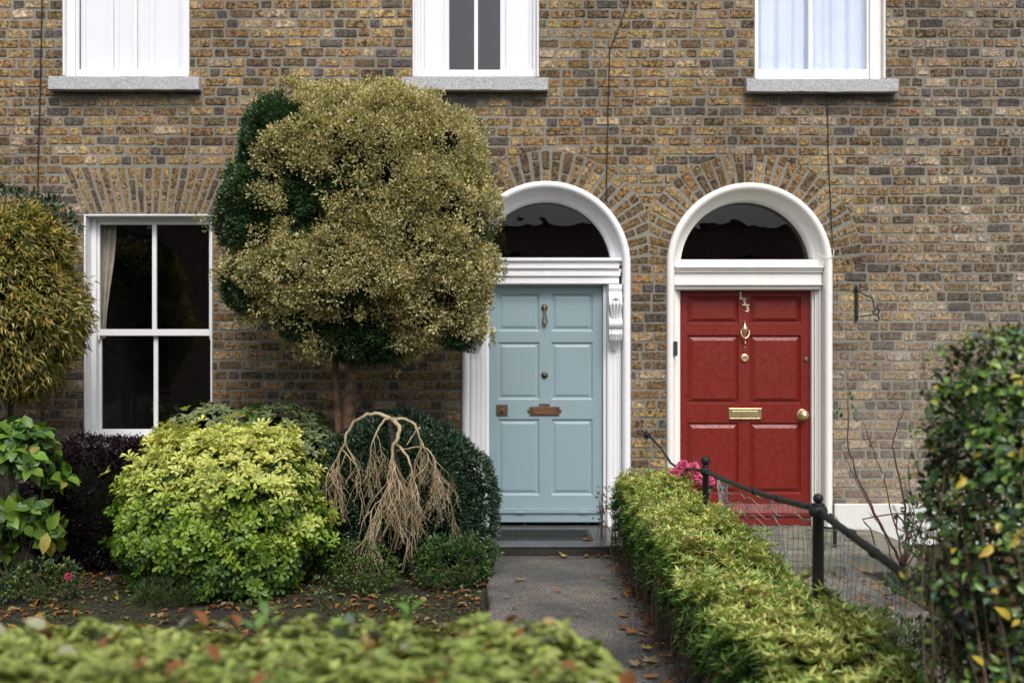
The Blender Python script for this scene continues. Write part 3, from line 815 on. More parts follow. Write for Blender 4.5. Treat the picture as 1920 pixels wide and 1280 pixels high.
M['paving'] = simple('pavement_concrete', (.2, .19, .175), (.13, .125, .115), .85, 12, .5, 90)
M['tarmac'] = asphalt_mat('street_asphalt')
M['step1'] = simple('slate_step', (.095, .10, .105), (.055, .056, .055), .4, 5, .25, 60)
M['step_side'] = simple('mossy_riser', (.028, .026, .02), (.012, .013, .009), .85, 9, .6, 40, dist=.012)
M['step2'] = simple('mossy_concrete', (.24, .225, .18), (.12, .12, .085), .85, 6, .5, 50, dist=.01)
hgt = lambda x, y: .035 * noise.noise(Vector((x * 1.3, y * 1.3, 0))) + .02 * noise.noise(Vector((x * 5, y * 5, 3)))
sheet('ground', -400, 400, -400, 400, -.36, simple('far_ground', (.06, .06, .055), (.045, .045, .04), .9, 1, .2))
sheet('garden_soil', -6.5, 8, -7.72, -.0, -.215, M['soil'], 160, 80, hgt)
def slab(name, pts, z1, z0, mat, bevel=.012):
    """pts: plan outline (x,y)"""
    n = len(pts); m = MB(); m.add([(x, y, z1) for x, y in pts] + [(x, y, z0) for x, y in pts], [tuple(range(n)), tuple(reversed(range(n, 2 * n)))] + [(i, i + n, (i + 1) % n + n, (i + 1) % n) for i in range(n)])
    o = m.build(name, mat, bevel=bevel); tag(o, kind='structure'); return o
left = []
for i in range(24):
    t = i / 23; d = .97 + t * 6.6
    left.append((-.19 + .09 * t + .012 * math.sin(d * 5) + rng.normal(0, .004), -d))
slab('path', [(.93, -.97)] + left + [(.98, -7.57)], -.125, -.3, M['path'], .03)
slab('step', [(1.0, -.02), (-.215, -.02), (-.215, -.95), (-.20, -.985), (.96, -.985), (1.0, -.95)], -.04, -.062, M['step1'], .006)
slab('step_riser', [(.99, -.03), (-.205, -.03), (-.205, -.977), (.97, -.977)], -.0625, -.3, M['step_side'], .008)
slab('path', [(2.78, -1.2), (1.47, -1.2), (1.47, -7.57), (2.7, -7.57)], -.165, -.3, M['path2'], .03)
slab('step', [(3.38, -.06), (1.2, -.06), (1.2, -1.22), (3.38, -1.22)], -.05, -.3, M['step2'], .02)
sheet('floor', X(1200), X(1610), -.06, .4, -.052, M['step2']); sheet('floor', X(860), X(1190), -.03, .4, -.048, M['step1'])
slab('pavement', [(14, -7.75), (-14, -7.75), (-14, -10.2), (14, -10.2)], -.22, -.4, M['paving'], .01)
slab('kerb', [(14, -10.21), (-14, -10.21), (-14, -10.36), (14, -10.36)], -.21, -.4, M['granite'], .01)
sheet('road', -200, 200, -17.5, -10.37, -.34, M['tarmac'])
# low garden front wall under the front hedge
gw = MB()
for a, b in ((-6.5, .25), (1.02, 1.4)): gw.box(a, b, -7.74, -7.6, -.3, .1)
tag(gw.build('garden_wall', M['plinth'], bevel=.01), 'low rendered garden wall beneath the front clipped hedge', 'wall')

# terrace on the far side of the road, seen only mirrored in the dark glass
h = thing('brick_house', 'dark brick house across the street mirrored in the fanlights', 'house', (1, -24, -.3))
M['farbrick'] = simple('far_brick', (.30, .19, .15), (.20, .13, .11), .9, 6, 0)
m = MB(); m.box(-14, 16, -32, -24, -.3, 6.5); m.build('wall', M['farbrick'], h)
m = MB(); m.add([(-14.3, -23.6, 6.4), (16.3, -23.6, 6.4), (16.3, -28, 9.0), (-14.3, -28, 9.0), (16.3, -32.4, 6.4), (-14.3, -32.4, 6.4)], [(0, 1, 2, 3), (3, 2, 4, 5)]); m.build('roof', simple('far_slate', (.085, .10, .125), None, .6, 4, 0), h)
for k in range(7):
    for zz_ in (.7, 3.6):
        m = MB(); x = -12 + k * 4; m.box(x - .5, x + .5, -24.03, -24.0, zz_, zz_ + 1.7); m.build('window', M['dark'] if k % 3 else M['shutter'], h)

# =====================================================================
# PLANTS
# =====================================================================
T_KITE = (np.array([[0, 0, 0], [.45, .5, .12], [1, 0, -.05], [.45, -.5, .12]]), [(0, 2, 1), (0, 3, 2)], [0, 1, 0, 1])
T_LEAF = (np.array([[0, 0, 0], [.3, .42, .1], [.3, 0, .0], [.3, -.42, .1], [.65, .4, .06], [.65, 0, -.06], [.65, -.4, .06], [1, 0, -.2]]),
          [(0, 2, 1), (0, 3, 2), (2, 5, 4, 1), (3, 6, 5, 2), (5, 7, 4), (6, 7, 5)], [0, 1, 0, 1, 1, 0, 1, 1])
T_LANCE = (np.array([[0, 0, 0], [.35, .5, .12], [.4, 0, 0], [.35, -.5, .12], [1, 0, -.22]]), [(0, 2, 1), (0, 3, 2), (2, 4, 1), (3, 4, 2)], [0, 1, 0, 1, 1])
T_OBOV = (np.array([[0, 0, 0], [.4, .3, .05], [.4, 0, .0], [.4, -.3, .05], [.78, .5, .04], [.78, 0, -.05], [.78, -.5, .04], [1, 0, -.16]]), T_LEAF[1], [0, 1, 0, 1, 1, 0, 1, 1])
def unit(v): return v / (np.linalg.norm(v, axis=-1, keepdims=True) + 1e-9)
def leaves(name, parent, mat, pos, ax, nr, L, W, col, T=T_KITE, edge=None):
    n = len(pos); ax = unit(ax); nr = unit(nr - ax * np.sum(nr * ax, 1, keepdims=True)); sd = np.cross(nr, ax)
    tv, tf, te = T; k = len(tv)
    L = np.asarray(L).reshape(-1, 1); W = np.asarray(W).reshape(-1, 1)
    V = (pos[:, None, :] + ax[:, None, :] * (tv[None, :, 0:1] * L[:, None, :]) + sd[:, None, :] * (tv[None, :, 1:2] * W[:, None, :]) + nr[:, None, :] * (tv[None, :, 2:3] * L[:, None, :])).reshape(-1, 3)
    me = bpy.data.meshes.new(name); me.vertices.add(n * k); me.vertices.foreach_set('co', V.astype(np.float32).ravel())
    nl = sum(len(f) for f in tf); li = np.concatenate([np.array(f) for f in tf]); tot = np.array([len(f) for f in tf])
    loops = (li[None, :] + (np.arange(n) * k)[:, None]).ravel()
    me.loops.add(n * nl); me.loops.foreach_set('vertex_index', loops.astype(np.int32))
    me.polygons.add(n * len(tf)); st = np.concatenate([[0], np.cumsum(tot)[:-1]])
    me.polygons.foreach_set('loop_start', (st[None, :] + (np.arange(n) * nl)[:, None]).ravel().astype(np.int32))
    me.update(calc_edges=True); me.validate()
    c = np.repeat(col[:, None, :], k, 1)
    if edge is not None:
        mk = np.array(te, bool); c[:, mk, :] = edge[:, None, :]
    else: c[:, [i for i, e in enumerate(te) if e == 0], :] *= .93
    c = np.concatenate([np.clip(c, 0, 1), np.ones((n, k, 1))], 2)
    a = me.color_attributes.new('Col', 'FLOAT_COLOR', 'POINT'); a.data.foreach_set('color', c.astype(np.float32).ravel())
    return link(name, me, mat, parent)
def rdir(n): return unit(rng.normal(size=(n, 3)))
def wave(p, s=1.0, seed=0.0):
    """cheap smooth 3-D variation in -1..1"""
    x, y, z = p[:, 0] * s + seed, p[:, 1] * s + seed * 2, p[:, 2] * s - seed
    return (np.sin(x * 2.1 + 1.3 * np.sin(z * 1.7)) + np.sin(z * 2.7 + 1.1 * np.sin(y * 2.3 + x)) + np.sin((x + z) * 3.9 + y * 2) * .6) / 2.6
def surf_ellipsoids(lobes, n, rough=.06, seed=0, back=.35, cut_below=None):
    """points and outward normals on the outside of a union of ellipsoids"""
    lb = np.array(lobes, float); area = (lb[:, 3] * lb[:, 5]) ; pr = area / area.sum()
    outp, outn = [], []; got = 0
    while got < n:
        k = rng.choice(len(lb), n * 2, p=pr); d = rdir(n * 2)
        keep = (d[:, 1] < .25) | (rng.random(n * 2) < back); k, d = k[keep], d[keep]
        c, r = lb[k, :3], lb[k, 3:]
        p = c + d * r; nn = unit(d / r)
        p = p + nn * (rough * (wave(p, 4.2, seed) * .6 + wave(p, 9.5, seed + 3) * .4))[:, None]
        ok = np.ones(len(p), bool)
        for j in range(len(lb)):
            q = (p - lb[j, :3]) / lb[j, 3:]; ok &= ~((np.sum(q * q, 1) < .86) & (k != j))
        if cut_below is not None: ok &= p[:, 2] > cut_below
        outp.append(p[ok]); outn.append(nn[ok]); got += ok.sum()
    return np.concatenate(outp)[:n], np.concatenate(outn)[:n]
def surf_box(x0, x1, y0, y1, zb, ztop, n, rough=.03, rnd=.08, faces=('top', 'left', 'right', 'front', 'back'), seed=0):
    """points on a clipped hedge; ztop is a function of y"""
    P_, N_ = [], []
    zt = float(ztop(np.array([(y0 + y1) / 2]))[0])
    ar = {'top': (x1 - x0) * (y1 - y0), 'left': (y1 - y0) * (zt - zb), 'right': (y1 - y0) * (zt - zb), 'front': (x1 - x0) * (zt - zb), 'back': (x1 - x0) * (zt - zb)}
    tot = sum(ar[f] for f in faces)
    for f in faces:
        k = int(n * ar[f] / tot); u, v = rng.random(k), rng.random(k); yy = y0 + (y1 - y0) * u; xx = x0 + (x1 - x0) * u
        if f == 'top': p = np.stack([x0 + (x1 - x0) * v, yy, ztop(yy)], 1); nn = np.tile([0, 0, 1.], (k, 1))
        elif f in ('left', 'right'): p = np.stack([np.full(k, x0 if f == 'left' else x1), yy, zb + (ztop(yy) - zb) * v], 1); nn = np.tile([-1. if f == 'left' else 1., 0, 0], (k, 1))
        else:
            Y = y0 if f == 'front' else y1; p = np.stack([xx, np.full(k, Y), zb + (ztop(np.full(k, Y)) - zb) * v], 1); nn = np.tile([0, -1. if f == 'front' else 1., 0], (k, 1))
        # round the arrises
        ex = np.minimum(p[:, 0] - x0, x1 - p[:, 0]); ez = ztop(p[:, 1]) - p[:, 2]; ey = np.minimum(p[:, 1] - y0, y1 - p[:, 1])
        if f == 'top':
            t = np.clip(1 - ex / rnd, 0, 1); t2 = np.clip(1 - ey / rnd, 0, 1); p[:, 2] -= rnd * .45 * (t ** 2 + t2 ** 2)
            nn[:, 0] += t * np.where(p[:, 0] < (x0 + x1) / 2, -1, 1)
        else:
            t = np.clip(1 - ez / rnd, 0, 1); p -= nn * (rnd * .45 * t ** 2)[:, None]; nn[:, 2] += t
        nn = unit(nn)
        p += nn * (rough * (wave(p, 3.3, seed) * .6 + wave(p, 8.7, seed + 2) * .6))[:, None]
        P_.append(p); N_.append(nn)
    return np.concatenate(P_), np.concatenate(N_)
def pick(pal, n, var=.18):
    c = np.array([p[0] for p in pal], float); w = np.array([p[1] for p in pal], float); k = rng.choice(len(c), n, p=w / w.sum())
    return c[k] * rng.uniform(1 - var, 1 + var, (n, 1)) * rng.uniform(.94, 1.06, (n, 3))
def clumps(cp, cn, rc, per, up=.35, spread=1.0, stick=.7):
    """expand clump centres into leaf positions/axes/normals; depth 0..1 (1 = outer)"""
    n = len(cp); d = rdir(n * per); c = np.repeat(cp, per, 0); nn = np.repeat(cn, per, 0); r = np.repeat(rc, per)
    d = np.where((np.sum(d * nn, 1) < -.15)[:, None], -d, d)
    rad = rng.random(n * per) ** .45
    p = c + d * (r * rad)[:, None]
    ax = unit(d * spread + nn * stick + np.array([0, 0, up]) + rdir(n * per) * .5)
    nr = unit(nn * .7 + np.array([0, -.15, .75]) + rdir(n * per) * .75)
    dep = np.clip(np.sum((p - c) * nn, 1) / (r + 1e-6), -1, 1) * .5 + .5
    return p, ax, nr, dep
def rosettes(cp, cn, k, L, tilt=.55, up=.4):
    """whorls of k leaves"""
    n = len(cp); a0 = rng.random(n) * 6.28
    axis = unit(cn + np.array([0, 0, up]) + rdir(n) * .35)
    u = unit(np.cross(axis, rdir(n))); v = np.cross(axis, u)
    ang = (a0[:, None] + np.arange(k)[None] * 2 * math.pi / k + rng.normal(0, .2, (n, k)))
    out = u[:, None, :] * np.cos(ang)[..., None] + v[:, None, :] * np.sin(ang)[..., None]
    ti = tilt + rng.normal(0, .15, (n, k, 1))
    ax = unit(out + axis[:, None, :] * ti); nr = unit(axis[:, None, :] - out * ti * .8)
    pos = cp[:, None, :] + out * (L * .08)
    return pos.reshape(-1, 3), ax.reshape(-1, 3), nr.reshape(-1, 3)
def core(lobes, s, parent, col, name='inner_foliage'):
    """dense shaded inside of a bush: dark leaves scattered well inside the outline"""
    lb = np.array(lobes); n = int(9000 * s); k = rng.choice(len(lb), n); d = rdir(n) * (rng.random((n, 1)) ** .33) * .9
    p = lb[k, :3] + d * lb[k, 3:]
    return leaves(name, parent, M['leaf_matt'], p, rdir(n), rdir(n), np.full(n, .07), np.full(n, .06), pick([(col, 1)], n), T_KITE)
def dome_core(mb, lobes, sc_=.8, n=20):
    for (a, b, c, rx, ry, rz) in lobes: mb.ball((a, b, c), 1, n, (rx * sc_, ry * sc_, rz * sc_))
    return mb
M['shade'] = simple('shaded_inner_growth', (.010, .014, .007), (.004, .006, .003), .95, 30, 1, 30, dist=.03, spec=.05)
def pxof(p):
    k = F / (D + p[:, 1]); return 960 + p[:, 0] * k, HOR + (EYE - p[:, 2]) * k

# ---- 1. big mop-headed tree ----
def E(px, py, d, rx, ry, depth_r):      # ellipsoid from its place and size in px at distance d
    k = (D - d) / F; x, y, z = P(px, py, d); return (x, y, z, rx * k, depth_r, ry * k)
tree = thing('mop_head_tree', 'tall mop headed tree with golden and dark green foliage beside the blue door', 'tree', (X(655, .85), -.85, -.2))
lob = [E(690, 345, 1.0, 180, 158, .66), E(795, 305, 1.0, 82, 95, .5), E(545, 270, .97, 82, 85, .5), E(520, 420, 1.0, 88, 150, .56), E(565, 300, .95, 98, 112, .55), E(810, 420, 1.0, 92, 140, .56), E(650, 500, 1.05, 140, 105, .62), E(790, 545, 1.0, 95, 82, .5), E(505, 520, 1.0, 64, 66, .43), E(850, 590, .95, 42, 56, .34), E(868, 455, .95, 42, 92, .34), E(670, 610, 1.0, 100, 55, .42), E(600, 560, 1.0, 95, 70, .5), E(760, 470, 1.0, 130, 130, .62)]
n = 5400
cp, cn = surf_ellipsoids(lob, n, .10, 1.7)
px, py = pxof(cp)
def inell(px, py, L):
    o = np.zeros(len(px))
    for (a, b, c, d) in L: o = np.maximum(o, 1.4 - np.sqrt(((px - a) / c) ** 2 + ((py - b) / d) ** 2))
    return o
dk = inell(px, py, [(440, 330, 105, 215), (500, 215, 75, 75), (585, 385, 85, 75), (430, 420, 70, 80), (660, 600, 75, 75), (700, 670, 190, 45), (850, 650, 75, 35), (893, 440, 26, 55), (430, 565, 55, 55), (520, 600, 90, 35)])
dark = (dk + wave(cp, 5.5, 4) * .42 + rng.normal(0, .12, n)) > .62
gold = ~dark
# gold growth stands proud in tufts
cp = cp + cn * np.where(gold, rng.uniform(-.03, .13, n) + .03 * wave(cp, 11, 2), rng.uniform(-.05, .02, n))[:, None]
rc = np.where(gold, rng.uniform(.05, .09, n), rng.uniform(.05, .08, n))
p, ax, nr, dep = clumps(cp[gold], cn[gold], rc[gold], 34, up=.3, stick=.35)
pal = [((.70, .60, .28), 4), ((.82, .74, .42), 3), ((.50, .46, .18), 3), ((.18, .22, .07), 1.3)]
tonal = np.repeat(1 + .22 * wave(cp[gold], 6.5, 9) + rng.normal(0, .08, gold.sum()), 34)
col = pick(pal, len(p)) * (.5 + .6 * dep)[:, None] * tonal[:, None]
leaves('golden_foliage', tree, M['leaf_matt'], p, ax, nr, rng.uniform(.020, .032, len(p)), rng.uniform(.013, .019, len(p)), col)
p, ax, nr, dep = clumps(cp[dark], cn[dark], rc[dark], 40)
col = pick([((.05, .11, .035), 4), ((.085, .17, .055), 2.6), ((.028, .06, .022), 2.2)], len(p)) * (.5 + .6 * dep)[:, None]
leaves('green_foliage', tree, M['leaf_glossy'], p, ax, nr, rng.uniform(.020, .032, len(p)), rng.uniform(.013, .018, len(p)), col)
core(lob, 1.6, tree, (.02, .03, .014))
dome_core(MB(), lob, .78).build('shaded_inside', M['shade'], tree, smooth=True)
def limb(mb, a, b, r0, r1, bend=.05, n=9, seg=8):
    a, b = Vector(a), Vector(b); off = Vector(rng.normal(0, bend, 3)); pts = []
    for i in range(n + 1):
        t = i / n; pts.append(a.lerp(b, t) + off * math.sin(math.pi * t) + Vector(rng.normal(0, r0 * .12, 3)))
    mb.tube(pts, [r0 + (r1 - r0) * (i / n) for i in range(n + 1)], seg); return pts
m = MB(); base = Vector((X(650, .85), -.85, -.22))
m.tube([base, (X(648, .85), -.85, .35), P(655, 770, .86), P(660, 710, .88), P(672, 640, .95), P(690, 540, 1.0)], [.075, .065, .055, .05, .045, .03], 12)
m.tube([(X(640, .85), -.84, .3), P(634, 780, .86), P(630, 720, .86), P(628, 660, .9), P(600, 560, .95)], [.04, .034, .03, .03, .02], 10)
for q in ((560, 620), (740, 620), (800, 600), (520, 560), (700, 470), (620, 430)): limb(m, P(665, 660, .92), P(q[0], q[1], 1.0), .03, .012)
m.build('trunk', M['bark_red'], tree, smooth=True)

# ---- 2. willow-leaved bush at the far left ----
bush = thing('willow_leaved_tree', 'clipped tree with narrow golden brown leaves at the left edge', 'tree', (X(-10, 1.2), -1.2, -.2))
lob2 = [E(-10, 560, 1.2, 145, 165, .55), E(20, 470, 1.2, 85, 75, .45), E(45, 610, 1.15, 92, 110, .45), E(-110, 560, 1.3, 150, 190, .6)]
n = 2300; cp, cn = surf_ellipsoids(lob2, n, .12, 5.1); cp = cp + cn * rng.uniform(-.08, .04, n)[:, None]
rc = rng.uniform(.06, .12, n); p, ax, nr, dep = clumps(cp, cn, rc, 12, up=-.15, spread=.9)
ax = unit(ax + np.array([0, -.1, -.35]) * rng.random((len(ax), 1)) + rdir(len(ax)) * .45)
pal = [((.54, .40, .08), 3), ((.40, .34, .07), 3), ((.24, .28, .06), 3), ((.64, .52, .20), 1.5), ((.07, .11, .03), 1.5)]
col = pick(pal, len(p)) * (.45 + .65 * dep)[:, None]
leaves('foliage', bush, M['leaf'], p, ax, nr, rng.uniform(.045, .09, len(p)), rng.uniform(.012, .019, len(p)), col, T_LANCE)
cp, cn = surf_ellipsoids([E(80, 430, 1.0, 55, 45, .2), E(20, 400, 1.0, 60, 40, .3)], 130, .04, 2)
p, ax, nr, dep = clumps(cp, cn, np.full(130, .06), 9)
leaves('green_shoots', bush, M['leaf_glossy'], p, ax, nr, rng.uniform(.04, .06, len(p)), rng.uniform(.016, .024, len(p)), pick([((.03, .07, .025), 1)], len(p)), T_LEAF)
core(lob2, .7, bush, (.025, .026, .01)); dome_core(MB(), lob2, .76).build('shaded_inside', M['shade'], bush, smooth=True)
m = MB(); limb(m, (X(-10, 1.2), -1.2, -.25), P(-5, 640, 1.2), .05, .035); limb(m, (X(15, 1.2), -1.15, -.25), P(30, 660, 1.2), .03, .02); m.build('trunk', M['bark_dark'], bush, smooth=True)

# ---- 3. broad-leaved hydrangea ----
hy = thing('hydrangea', 'hydrangea with large broad green leaves at the lower left edge', 'shrub', (X(20, 2.0), -2.0, -.2))
lob3 = [E(20, 900, 1.95, 95, 95, .3), E(-70, 940, 1.9, 120, 140, .4), E(40, 850, 1.9, 55, 55, .2), E(90, 955, 1.95, 40, 50, .2)]
n = 120; cp, cn = surf_ellipsoids(lob3, n, .06, 3)
cp = np.concatenate([cp, cp - cn * .1]); cn = np.concatenate([cn, cn])
p, ax, nr = rosettes(cp, cn, 4, .1, .25, .5); nn = len(p)
col = pick([((.11, .22, .03), 3), ((.17, .29, .04), 3), ((.05, .12, .024), 3), ((.34, .32, .06), .6)], nn)
ax = unit(ax + rdir(nn) * .45); nr = unit(nr + np.array([0, -.25, .4]) + rdir(nn) * .4)
leaves('foliage', hy, M['leaf'], p, ax, nr, rng.uniform(.09, .16, nn), rng.uniform(.07, .105, nn), col, T_LEAF, edge=col * 1.12)
m = MB()
for i in range(16):
    q = cp[rng.integers(0, 120)]; limb(m, (X(20, 2.0) + rng.normal(0, .08), -1.95 + rng.normal(0, .05), -.22), tuple(q), .009, .005, .04, 6, 6)
m.build('stems', M['twig_brown'], hy)

# ---- 4. dark purple shrub ----
pu = thing('purple_shrub', 'dark purple small leaved shrub below the ground floor window', 'shrub', (X(200, 1.0), -1.0, -.2))
lob4 = [E(190, 960, 1.05, 130, 135, .4), E(120, 930, 1.1, 60, 90, .3), E(270, 870, 1.0, 75, 50, .3), E(320, 850, .9, 55, 38, .25)]
n = 1500; cp, cn = surf_ellipsoids(lob4, n, .07, 6)
p, ax, nr, dep = clumps(cp, cn, rng.uniform(.04, .07, n), 16, up=.5)
col = pick([((.022, .010, .016), 4), ((.045, .018, .028), 2), ((.012, .010, .012), 3), ((.07, .03, .03), .6)], len(p))
leaves('foliage', pu, M['leaf_glossy'], p, ax, nr, rng.uniform(.02, .035, len(p)), rng.uniform(.008, .013, len(p)), col)
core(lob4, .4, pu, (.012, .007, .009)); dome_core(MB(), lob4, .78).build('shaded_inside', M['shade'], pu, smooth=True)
m = MB()
for i in range(6): limb(m, (X(200 + rng.normal(0, 20), 1.0), -1.0, -.22), P(200 + rng.normal(0, 60), 900, 1.05), .012, .006, .04, 6, 6)
m.build('stems', M['twig_brown'], pu)

# ---- 5. yellow-green choisya dome ----
ch = thing('choisya_shrub', 'big bright yellow green domed shrub in the middle of the left bed', 'shrub', (X(410, 1.7), -1.7, -.2))
lob5 = [E(410, 965, 1.72, 178, 160, .72), E(475, 950, 1.75, 125, 145, .7), E(345, 990, 1.7, 105, 128, .6), E(422, 1040, 1.85, 168, 85, .58), E(540, 1000, 1.75, 75, 85, .5)]
n = 3600; cp, cn = surf_ellipsoids(lob5, n, .10, 2.2, cut_below=-.18)
cp = cp + cn * (rng.uniform(-.10, .04, n) + .075 * wave(cp, 7, 1))[:, None]
st = rng.random(n) < .03; cp[st] += cn[st] * .08 + np.array([0, 0, .02])
p, ax, nr = rosettes(cp, unit(cn + rdir(n) * .5), 6, .06, .5, .5); k = 6
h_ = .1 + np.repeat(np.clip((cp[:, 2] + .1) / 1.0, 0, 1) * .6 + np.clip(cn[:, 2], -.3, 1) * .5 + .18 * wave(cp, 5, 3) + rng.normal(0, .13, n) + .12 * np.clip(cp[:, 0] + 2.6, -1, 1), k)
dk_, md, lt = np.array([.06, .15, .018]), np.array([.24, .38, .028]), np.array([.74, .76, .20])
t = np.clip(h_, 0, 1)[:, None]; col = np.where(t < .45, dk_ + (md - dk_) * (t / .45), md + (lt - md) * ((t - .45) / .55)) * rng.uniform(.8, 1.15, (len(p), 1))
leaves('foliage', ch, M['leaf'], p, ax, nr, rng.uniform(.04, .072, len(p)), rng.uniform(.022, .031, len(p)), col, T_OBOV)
cp2, cn2 = surf_ellipsoids([(a, b, c, rx * .9, ry * .9, rz * .9) for a, b, c, rx, ry, rz in lob5], 1800, .05, 2.2, cut_below=-.18)
p, ax, nr = rosettes(cp2, cn2, 6, .06, .4, .3)
leaves('lower_foliage', ch, M['leaf'], p, ax, nr, rng.uniform(.05, .075, len(p)), rng.uniform(.022, .03, len(p)), pick([((.05, .12, .018), 2), ((.09, .18, .02), 1)], len(p)), T_LEAF)
dome_core(MB(), lob5, .82).build('shaded_inside', M['shade'], ch, smooth=True)

# ---- 6. variegated shrub behind it ----
va = thing('variegated_shrub', 'shrub with cream edged grey green leaves against the wall behind the yellow one', 'shrub', (X(480, .7), -.7, -.2))
lob6 = [E(510, 830, .75, 100, 70, .33), E(410, 800, .7, 60, 40, .25), E(360, 810, .7, 38, 30, .2), E(560, 850, .85, 60, 55, .25), (X(480, .7), -.7, .25, .3, .25, .45)]
n = 620; cp, cn = surf_ellipsoids(lob6, n, .06, 8); p, ax, nr = rosettes(cp, cn, 6, .07, .5, .5)
col = pick([((.13, .21, .08), 3), ((.08, .15, .05), 2)], len(p)); ed = pick([((.42, .47, .24), 3), ((.30, .36, .15), 2)], len(p))
fresh = np.repeat(np.abs(pxof(cp)[0] - 470) < 14, 6); col[fresh] = (.11, .22, .03); ed[fresh] = (.14, .26, .04)
leaves('foliage', va, M['leaf'], p, ax, nr, rng.uniform(.06, .10, len(p)), rng.uniform(.026, .038, len(p)), col, T_LEAF, edge=ed)
dome_core(MB(), lob6, .72).build('shaded_inside', M['shade'], va, smooth=True)

# ---- 7. dark round shrub ----
rs = thing('clipped_evergreen', 'rounded dark evergreen shrub beside the blue door step', 'shrub', (X(770, .8), -.8, -.2))
lob7 = [E(745, 930, .85, 150, 145, .6), E(830, 940, .8, 98, 118, .5), E(670, 900, .85, 80, 85, .5), E(750, 850, .8, 110, 70, .5)]
n = 3000; cp, cn = surf_ellipsoids(lob7, n, .06, 9, cut_below=-.2)
p, ax, nr, dep = clumps(cp, cn, rng.uniform(.04, .065, n), 14)
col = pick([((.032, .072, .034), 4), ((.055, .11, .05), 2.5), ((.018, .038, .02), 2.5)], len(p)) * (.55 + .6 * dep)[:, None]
leaves('foliage', rs, M['leaf_glossy'], p, ax, nr, rng.uniform(.026, .042, len(p)), rng.uniform(.011, .016, len(p)), col, T_LANCE)
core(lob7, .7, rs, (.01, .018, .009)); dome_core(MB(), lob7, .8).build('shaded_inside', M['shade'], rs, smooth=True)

# ---- 8. weeping bare tree ----
wt = thing('weeping_tree', 'small leafless weeping tree with pale drooping twigs', 'tree', (X(770, 1.5), -1.5, -.2))
m = MB(); m.tube([(X(772, 1.5), -1.5, -.22), P(768, 1040, 1.5), P(755, 930, 1.5), P(742, 860, 1.5), P(733, 800, 1.5), P(733, 784, 1.5)], [.034, .031, .028, .026, .027, .03], 10)
m.build('trunk', M['bark_dark'], wt, smooth=True)
m = MB()
def hang(start, length, r, lvl, drift):
    pts = [Vector(start)]; n_ = max(4, int(length / .05)); d = Vector((drift[0], drift[1], -.6)); st = length / n_
    for i in range(n_):
        d += Vector((rng.normal(0, .27), rng.normal(0, .2), -.2)); d.normalize(); pts.append(pts[-1] + d * st)
    m.tube(pts, [r * (1 - .75 * i / n_) for i in range(n_ + 1)], 5, cap=False)
    if lvl > 0:
        for i in range(1, n_):
            if rng.random() < (.95 if lvl > 1 else .9):
                s = 1 if rng.random() < .5 else -1
                hang(pts[i], length * rng.uniform(.35, .7) * (1 - .35 * i / n_), r * .62, lvl - 1, (s * rng.uniform(.15, .5), rng.uniform(-.4, .3)))
    else:
        for i in range(2, n_ + 1, 2):      # buds
            q = pts[i]; m.tube([q, q + Vector((rng.normal(0, .006), rng.normal(0, .006), -.014))], [.0035, .0008], 4, cap=False)
arms = [([(733, 786), (712, 775), (690, 777), (665, 790), (650, 812), (645, 835), (632, 860), (615, 885)], -.05, .022, 3),
        ([(735, 785), (748, 800), (746, 820), (736, 840), (735, 870), (731, 905)], .16, .024, 5),
        ([(733, 784), (722, 786), (708, 805), (697, 830), (694, 858)], .1, .013, 1),
        ([(738, 784), (760, 785), (778, 795), (786, 820), (800, 850), (812, 880)], .12, .017, 3),
        ([(742, 830), (752, 840), (764, 855), (772, 878), (776, 900)], .22, .015, 3),
        ([(745, 845), (775, 838), (800, 840), (815, 860), (818, 890)], .2, .010, 3),
        ([(786, 800), (770, 820), (762, 835)], .1, .008, 0)]
for pts_, dd, r0, tw in arms:
    W_ = [Vector(P(a, b, 1.52 + dd * min(1, i / 3))) for i, (a, b) in enumerate(pts_)]
    fine = []
    for i in range(len(W_) - 1):
        for k_ in range(3): fine.append(W_[i].lerp(W_[i + 1], k_ / 3) + Vector(rng.normal(0, .003, 3)))
    fine.append(W_[-1]); nfi = len(fine)
    r0 *= .82; m.tube(fine, [r0 * (1 - .66 * i / nfi) for i in range(nfi)], 8)
    for i in range(int(nfi * .6) if tw else nfi, nfi):
        for _ in range(1 if i < nfi - 4 else 2):
            if rng.random() < (.85 if tw == 5 else .6): hang(fine[i], rng.uniform(.22, .56) * (1.35 if tw == 5 else 1), r0 * .33, 2 if rng.random() < .45 else 1, (rng.normal(0, .25), rng.normal(0, .2)))
m.build('branches', M['twig_pale'], wt, smooth=True)

# ---- 9. low plants in the left bed ----
def low_plant(name, label, lobes, n, per, L, W, pal, T=T_LEAF, mat='leaf', rough=.04, stems=6, up=.6, cat='plant'):
    xs = sum(l[0] for l in lobes) / len(lobes); ys = sum(l[1] for l in lobes) / len(lobes)
    o = thing(name, label, cat, (xs, ys, -.2)); cp, cn = surf_ellipsoids(lobes, n, rough, rng.uniform(0, 9), cut_below=-.2)
    cp = cp - cn * (rng.random((n, 1)) ** 2) * .12
    p, ax, nr, dep = clumps(cp, cn, rng.uniform(.02, .045, n), per, up=up)
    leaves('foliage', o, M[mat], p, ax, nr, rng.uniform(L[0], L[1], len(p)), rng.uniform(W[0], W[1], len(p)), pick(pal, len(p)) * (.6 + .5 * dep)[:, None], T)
    m = MB()
    for i in range(stems): q = cp[rng.integers(0, n)]; limb(m, (xs + rng.normal(0, .05), ys + rng.normal(0, .04), -.22), tuple(q), .005, .002, .03, 6, 5)
    m.build('stems', M['twig_brown'], o); return o
